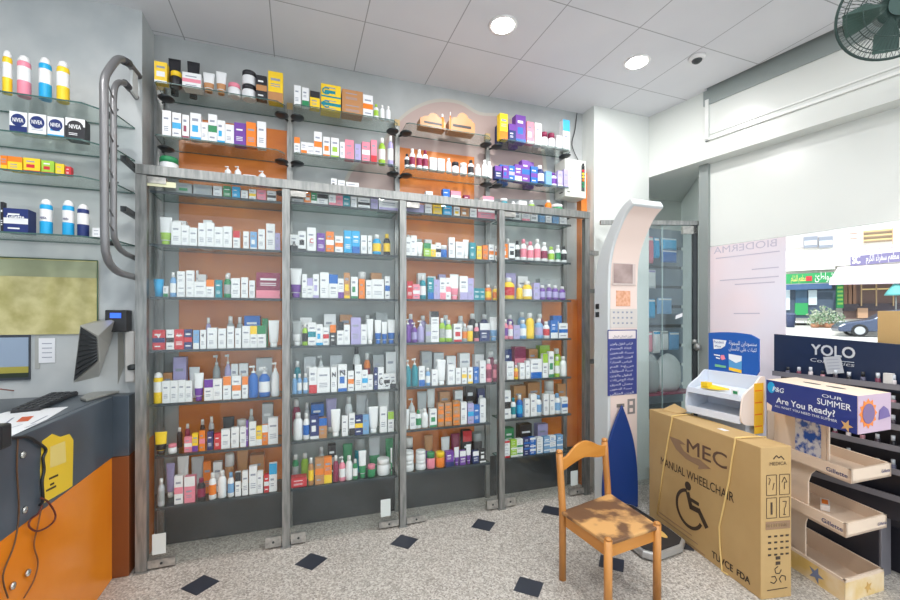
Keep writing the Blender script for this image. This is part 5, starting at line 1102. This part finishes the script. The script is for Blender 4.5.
for (x0, y0, x1, y1, k, lab) in hooks:
    yy = ysl-.10; a = at_y(x0, y1, yy); b = at_y(x1, y0, yy); cx, cz = (a.x+b.x)/2, (a.z+b.z)/2; w2, h2 = (b.x-a.x)*.95, b.z-a.z
    mb = MB(); mb.add([(-w2/2, 0, -h2/2), (w2/2, 0, -h2/2), (w2/2, 0, h2/2), (-w2/2, 0, h2/2), (-w2/2, .008, -h2/2), (w2/2, .008, -h2/2), (w2/2, .008, h2/2), (-w2/2, .008, h2/2), (-w2*.35, -.02, -h2*.4), (w2*.35, -.02, -h2*.4), (w2*.35, -.02, h2*.1), (-w2*.35, -.02, h2*.1)],
           [(0, 1, 9, 8), (1, 2, 10, 9), (2, 3, 11, 10), (3, 0, 8, 11), (8, 9, 10, 11), (4, 7, 6, 5), (0, 4, 5, 1), (1, 5, 6, 2), (2, 6, 7, 3), (3, 7, 4, 0)], pc(k[0]))
    rn = 'top' if y0 < 265 else 'second' if y0 < 290 else 'third' if y0 < 325 else 'fourth'
    o = mb.obj('hanging_packet', None, (cx, yy, cz)); tag(o, f'{lab} hanging in the {rn} row of the slatted rack', 'packet', 'packets on the slatted rack')
    mb = MB(); mb.box((0, -.003, h2*.36), (w2*.9, .008, h2*.2), pc(k[1])); mb.obj('header_strip', o)
    mb = MB(); mb.tube([(0, .012, h2/2-.01), (0, .125, h2/2-.005)], .004, STEEL, 6); h_ = mb.obj('hook', o)
sb = MB(); q = at_y(660, 392, ysl-.1); sb.box((3.72, ysl-.10, q.z), (.84, .25, .02), mat('magenta_shelf', srgb(150, 60, 90), .5)); wpart(sb, 'bottom_shelf', SL)
for (x0, y0, x1, y1, lab, k) in ((632, 358, 643, 390, 'rolled pink towel bag on the magenta shelf', 'p'), (645, 354, 657, 390, 'grey plastic bag on the magenta shelf', 'G'), (656, 353, 679, 389, 'large clear bag of white rolls on the magenta shelf', 'W')):
    yy = ysl-.1; a = at_y(x0, y1, yy); b = at_y(x1, y0, yy); z0 = q.z+.0105; h2 = b.z-z0; r2 = (b.x-a.x)/2
    mb = MB(); mb.lathe([(r2*.7, 0), (r2*.98, h2*.15), (r2, h2*.5), (r2*.92, h2*.75), (r2*.55, h2*.92), (r2*.12, h2)], pc(k), (0, 0, 0), 14, 1, .09/max(r2, .09) if r2 > .09 else 1); o = mb.obj('goods_bag', None, ((a.x+b.x)/2, yy, z0)); tag(o, lab, 'bag', 'bags on the magenta shelf')
# ================================================================ OUTSIDE
def road():
    return noise_mat('road_pale', srgb(200, 196, 190), srgb(218, 214, 208), 3, .8)
g = MB(); D = Vector((SY*.0+.894, .449, 0)); Pn = Vector((-.449, .894, 0)); o0 = Vector((3.75, 2.2, 0))
prof = [(0, .12), (4, .3), (20, .55), (28.6, .62), (28.6, 1.0), (42, 1.25)]
for (a, za), (b, zb) in zip(prof[:-1], prof[1:]):
    v = [o0+D*a-Pn*25, o0+D*a+Pn*25, o0+D*b+Pn*25, o0+D*b-Pn*25]; zs = [za, za, zb, zb]
    v = [Vector((p.x, p.y, z)) for p, z in zip(v, zs)]
    g.add(v, [(0, 1, 2, 3)], road())
struct(g.obj('ground_street'))
FA = at_d(780, HZ, 29); FB = at_d(915, HZ, 25.5); fe = (FB-FA).normalized(); fn = Vector((fe.y, -fe.x, 0))
if fn.dot(CAM-FA) < 0: fn = -fn
def fo(px, py, off): return at_pl(px, py, FA+fn*off, fn)
def fbox(parent, name, px0, py0, px1, py1, m, off, t, bev=0.):
    a = fo(px0, py1, off); b = fo(px1, py0, off); mb = MB()
    mb.prism([(a.x, a.y, a.z), (b.x, b.y, a.z), (b.x, b.y, b.z), (a.x, a.y, b.z)], -fn*t, m); return wpart(mb, name, parent, bev)
FW = mat('facade_white', srgb(240, 236, 230), .8); FP = mat('facade_peach', srgb(228, 200, 178), .8)
B1 = thing('building', 'white painted building with grey upper windows over the green shop', 'building', FA)
fbox(B1, 'wall', 700, 150, 835, 321, FW, -.3, 6); fbox(B1, 'fascia', 770, 249, 835, 272, FW, .6, .9); fbox(B1, 'upper_wall', 780, 228, 833, 249, mat('upper_mauve', srgb(196, 190, 190), .8), -.1, .2)
GW = mat('window_grey', srgb(140, 144, 156), .3)
for x0, x1 in ((804, 817.5), (819, 833)):
    w_o = fbox(B1, 'window', x0, 236, x1, 248, GW, .05, .15); fbox(B1, 'blind', x0+.5, 240, x1-.5, 245.5, mat('blind_pale', srgb(206, 208, 212), .6), .08, .02)
GR = mat('shop_green', srgb(40, 150, 84), .6); DKI = mat('shop_dark', srgb(70, 84, 104), .6)
SH1 = thing('shop_front', 'green shop front with bright sign board across the street', 'shop', fo(810, 318, .5))
fbox(SH1, 'sign_board', 783, 272, 836, 284, GR, .65, .2); fbox(SH1, 'opening', 783, 284, 836, 318, DKI, .05, .3)
fbox(SH1, 'door', 795, 303, 808, 315, GR, .2, .1); fbox(SH1, 'door_pane', 795.5, 288, 807.5, 303, mat('door_blue', srgb(52, 84, 110), .3), .2, .1)
fbox(SH1, 'side_window', 808.5, 290, 817, 305, mat('bright_pane', srgb(200, 214, 222), .3), .2, .1); fbox(SH1, 'side_window', 783, 290, 790, 310, mat('bright_pane', srgb(200, 214, 222)), .2, .1)
fbox(SH1, 'pillar', 837, 284, 843.5, 308, GR, .6, .3)
for i in range(5): fbox(SH1, 'pillar_sign', 837.6, 286.5+i*4, 843, 288.5+i*4, mat('lime_sign', srgb(150, 200, 90), .5), .64, .05)
fbox(SH1, 'valance', 783, 283, 832, 290, mat('valance_blue', srgb(60, 90, 130), .6), .8, .15)
ys_ = mat('sign_yellow', srgb(236, 220, 120), .5)
a = fo(791, 281.5, .67); b = fo(806, 281.5, .67); b.z = a.z; lettering(arabic('مطعم الشام'), a, b, .45, fn, ys_, SH1, up=Vector((0, 0, 1)))
a = fo(815, 280, .67); b = fo(834, 280, .67); b.z = a.z; lettering(arabic('شواطئ'), a, b, .5, fn, FW, SH1, up=Vector((0, 0, 1)))
fbox(SH1, 'red_lamp', 806, 276, 812, 281, pc('r'), .7, .05)
B2 = thing('building', 'pale corner building with balcony over the striped awning shop', 'building', fo(870, 318, 0))
fbox(B2, 'wall', 835, 150, 1010, 321, FW, -.35, 6); fbox(B2, 'upper_band', 835, 244, 1010, 266, FW, .4, .7)
fbox(B2, 'balcony_opening', 861, 228.5, 893, 243, mat('balcony_brown', srgb(170, 150, 130), .8), -.2, .2)
for y_ in (230, 234.5, 239): fbox(B2, 'balcony_rail', 861, y_, 893, y_+1, mat('rail_tan', srgb(214, 186, 130), .6), .0, .05)
for x_ in (861, 893): fbox(B2, 'balcony_post', x_, 227, x_+2.5, 244, FP, .05, .15)
for y_ in (232.5, 237.5): fbox(B2, 'vent', 850, y_, 857, y_+1.5, mat('vent_brown', srgb(190, 160, 150), .7), -.3, .1)
for x_, y_ in ((860, 250), (866, 249.5), (873, 248), (879, 247.5), (885, 246), (891, 246.5)): fbox(B2, 'raised_letter', x_, y_, x_+1.8, y_+1.8, mat('letter_mauve', srgb(186, 160, 190), .6), .45, .05)
SH2 = thing('shop_front', 'shop front with mauve sign and pale striped awning across the street', 'shop', fo(870, 318, .5))
a1, b1_ = fo(851, 266, .55), fo(905, 261, .55); mb = MB(); a2, b2_ = fo(851, 256.5, .55), fo(905, 251, .55)
mb.prism([a1, b1_, b2_, a2], -fn*.15, mat('sign_mauve', srgb(120, 112, 150), .5)); wpart(mb, 'sign_board', SH2)
a = fo(866, 261.5, .57); b = fo(899, 258.5, .57); lettering(arabic('مطعم سفراء الكرم'), a, b, .42, fn, FW, SH2); a = fo(852.5, 263.5, .57); b = fo(860, 263, .57); lettering('SC', a, b, .5, fn, FW, SH2, bold=.02)
AWM = mat('awning_pale', srgb(236, 220, 226), .7)
t0_, t1_ = fo(838, 267, .5), fo(1000, 258, .5); l0, l1 = fo(829, 281.5, 2.2), fo(1000, 277, 2.2)
mb = MB(); mb.add([t0_, t1_, l1, l0, t0_-Vector((0, 0, .1)), t1_-Vector((0, 0, .1)), l1-Vector((0, 0, .1)), l0-Vector((0, 0, .1))], [(0, 3, 2, 1), (4, 5, 6, 7), (3, 7, 6, 2), (0, 4, 7, 3), (1, 2, 6, 5), (0, 1, 5, 4)], AWM); wpart(mb, 'awning', SH2)
mb = MB(); mb.prism([l0, l1, l1-Vector((0, 0, .22)), l0-Vector((0, 0, .22))], fn*.03, mat('awning_edge', srgb(206, 190, 200), .7)); wpart(mb, 'awning_valance', SH2)
fbox(SH2, 'opening', 844, 280, 1000, 319, mat('shop_brown', srgb(120, 96, 90), .7), -.1, .2)
for x_ in (844, 848.5, 853): fbox(SH2, 'wooden_post', x_, 281, x_+3.4, 304, mat('post_brown', srgb(150, 110, 86), .6), .1, .2)
fbox(SH2, 'counter_front', 858, 308, 868, 318, mat('counter_tan', srgb(190, 150, 120), .6), .3, .3); fbox(SH2, 'pale_shelf', 862, 288, 890, 290, mat('pale_yellow', srgb(250, 220, 150), .4), .15, .1)  # shelf bar is plain pale yellow, without emission
for x_ in (861, 876, 893): fbox(SH2, 'window_mullion', x_, 282, x_+1.2, 306, mat('mull', srgb(190, 160, 120), .5), .2, .1)
fbox(SH2, 'dark_band', 843, 303, 905, 311, mat('dark_band', srgb(70, 60, 70), .6), .1, .15)
# plants, bin, parasol, car
LEAF = noise_mat('leaf_mix', srgb(90, 130, 90), srgb(200, 200, 180), 3, .8, lo=.4, hi=.6)
def bush(name, label, px, py, d, r, m, seed):
    c = at_d(px, py, d); c.z = 1.02+r*.5; rr = random.Random(seed); mb = MB()
    for k in range(160):
        v = Vector((rr.gauss(0, 1), rr.gauss(0, 1), rr.gauss(0, 1))).normalized()*r*rr.uniform(.5, 1); v.z = abs(v.z)*1.9
        s = r*.16; n1 = Vector((rr.gauss(0, 1), rr.gauss(0, 1), rr.gauss(0, 1))).normalized(); t1 = n1.orthogonal().normalized()*s; t2 = n1.cross(t1).normalized()*s*.6
        mb.add([v-t1, v-t2, v+t1, v+t2], [(0, 1, 2, 3)], m)
    pot = MB(); pot.lathe([(r*.4, 0), (r*.55, r*.5), (r*.5, r*.5)], mat('pot_clay', srgb(170, 120, 90), .7), (0, 0, -r*.5), 12)
    t = thing(name, label, 'plant', c); mb.obj('foliage', t); pot.obj('pot', t); return t
for i, (x, y, d, r, lab) in enumerate([(815, 317, 25, .4, 'low leafy potted plant beside the bin across the street'), (822, 312, 25.6, .6, 'tall pale flowering potted plant by the green pillar'), (829.5, 315, 24.6, .5, 'leafy potted plant before the green pillar'), (838, 315, 24.8, .4, 'small leafy potted plant behind the parked car front'), (815, 309, 26.6, .5, 'potted plant behind the other pots at the green shop')]): bush('potted_plant', lab, x, y, d, r, LEAF, i)
bn_ = thing('waste_bin', 'dark blue street bin standing beyond the window poster edge', 'bin', at_d(790.5, 327.6, 26)); mb = MB()
mb.lathe([(.2, 0), (.26, .7), (.26, .75)], mat('bin_blue', srgb(54, 66, 100), .5), (0, 0, 0), 4 if 0 else 12); mb.obj('bin_body', bn_); mb = MB(); mb.lathe([(.28, .75), (.28, .82), (.2, .9)], mat('bin_lid', srgb(70, 80, 110), .5), (0, 0, 0), 12); mb.obj('bin_lid', bn_)
pr = thing('parasol', 'closed teal street parasol on a thin pole near the parked car', 'parasol', Vector((at_d(896, 300, 24.6).x, at_d(896, 300, 24.6).y, 1.0))); mb = MB(); mb.lathe([(.5, 0), (.45, .15), (.2, .55), (.03, .8)], mat('teal_cloth', srgb(110, 190, 190), .7), (0, 0, 1.95), 10); mb.obj('canopy', pr); mb = MB(); mb.tube([(0, 0, 0), (0, 0, 2.7)], .03, STEEL, 8); mb.obj('pole', pr)
# parked car
cf = at_d(838, 334.5, 22.3); cf.z = .62; CR = thing('car', 'dark grey parked saloon car across the street', 'car', cf); ce_ = fe; cn = fn
CP = mat('car_paint', srgb(74, 84, 108), .25, .3); CG = mat('car_glass', srgb(150, 165, 180), .15); TY = mat('tyre', srgb(30, 30, 32), .7); RM = mat('rim', srgb(190, 192, 196), .3, .5)
body = [(0, .35), (.05, .55), (.25, .72), (1.2, .88), (1.35, .92), (3.9, .95), (4.4, .9), (4.55, .6), (4.5, .32), (.1, .25)]
cab_ = [(1.35, .90), (2.0, 1.32), (2.3, 1.40), (3.2, 1.40), (3.5, 1.30), (4.05, .94)]
def cprism(pr_, off, wdt, m, nm, bev=.0):
    mb = MB(); mb.prism([cf+ce_*a+cn*off+Vector((0, 0, b)) for a, b in pr_], -cn*wdt, m); return wpart(mb, nm, CR, bev)
cprism(body, 0, 1.7, CP, 'car_body', .06); cprism(cab_, -.12, 1.46, CP, 'cabin', .04)
cprism([(1.55, .95), (2.05, 1.27), (2.55, 1.33), (2.55, .95)], -.11, .01, CG, 'side_window'); cprism([(2.62, .95), (2.62, 1.33), (3.2, 1.32), (3.75, .96)], -.11, .01, CG, 'side_window')
for a_ in (.85, 3.6):
    for off in (.03, -1.53):
        mb = MB(); c1 = cf+ce_*a_+cn*off+Vector((0, 0, .32)); pts = [c1+ce_*(.33*math.cos(t))+Vector((0, 0, .33*math.sin(t))) for t in [k*math.pi/10 for k in range(20)]]
        mb.prism(pts, -cn*.2, TY); w_o = wpart(mb, 'wheel', CR); mb = MB(); pts = [c1+cn*.005+ce_*(.21*math.cos(t))+Vector((0, 0, .21*math.sin(t))) for t in [k*math.pi/10 for k in range(20)]]
        mb.prism(pts, -cn*.05, RM); wpart(mb, 'hubcap', w_o)
cprism([(.02, .52), (.2, .66), (.32, .66), (.12, .52)], .01, .02, mat('headlamp', srgb(230, 232, 236), .1), 'headlamp')
# ================================================================ LIGHT, CAMERA
Wd = bpy.data.worlds.new('sky'); SC.world = Wd; Wd.use_nodes = True; n, l = Wd.node_tree.nodes, Wd.node_tree.links
bg = n['Background']; bg.inputs[0].default_value = (.86, .93, 1.0, 1); bg.inputs[1].default_value = SKY_S
sun = bpy.data.lights.new('sun', 'SUN'); sun.energy = SUN_S; sun.angle = .02; so = bpy.data.objects.new('sun', sun); COL.objects.link(so)
so.rotation_euler = Vector((.8, .35, -.75)).to_track_quat('-Z', 'Y').to_euler()
cam = bpy.data.cameras.new('camera'); co = bpy.data.objects.new('camera', cam); COL.objects.link(co); co.location = CAM
co.rotation_euler = (math.radians(90), 0, -YAW); cam.sensor_width = 36; cam.lens = FPX/900*36; cam.shift_y = 18/900; cam.clip_start = .02; cam.clip_end = 200
SC.camera = co
vs_ = SC.view_settings; vs_.view_transform = 'Standard'; vs_.look = 'None'; vs_.exposure = EXPO; vs_.gamma = 1; vs_.use_curve_mapping = False
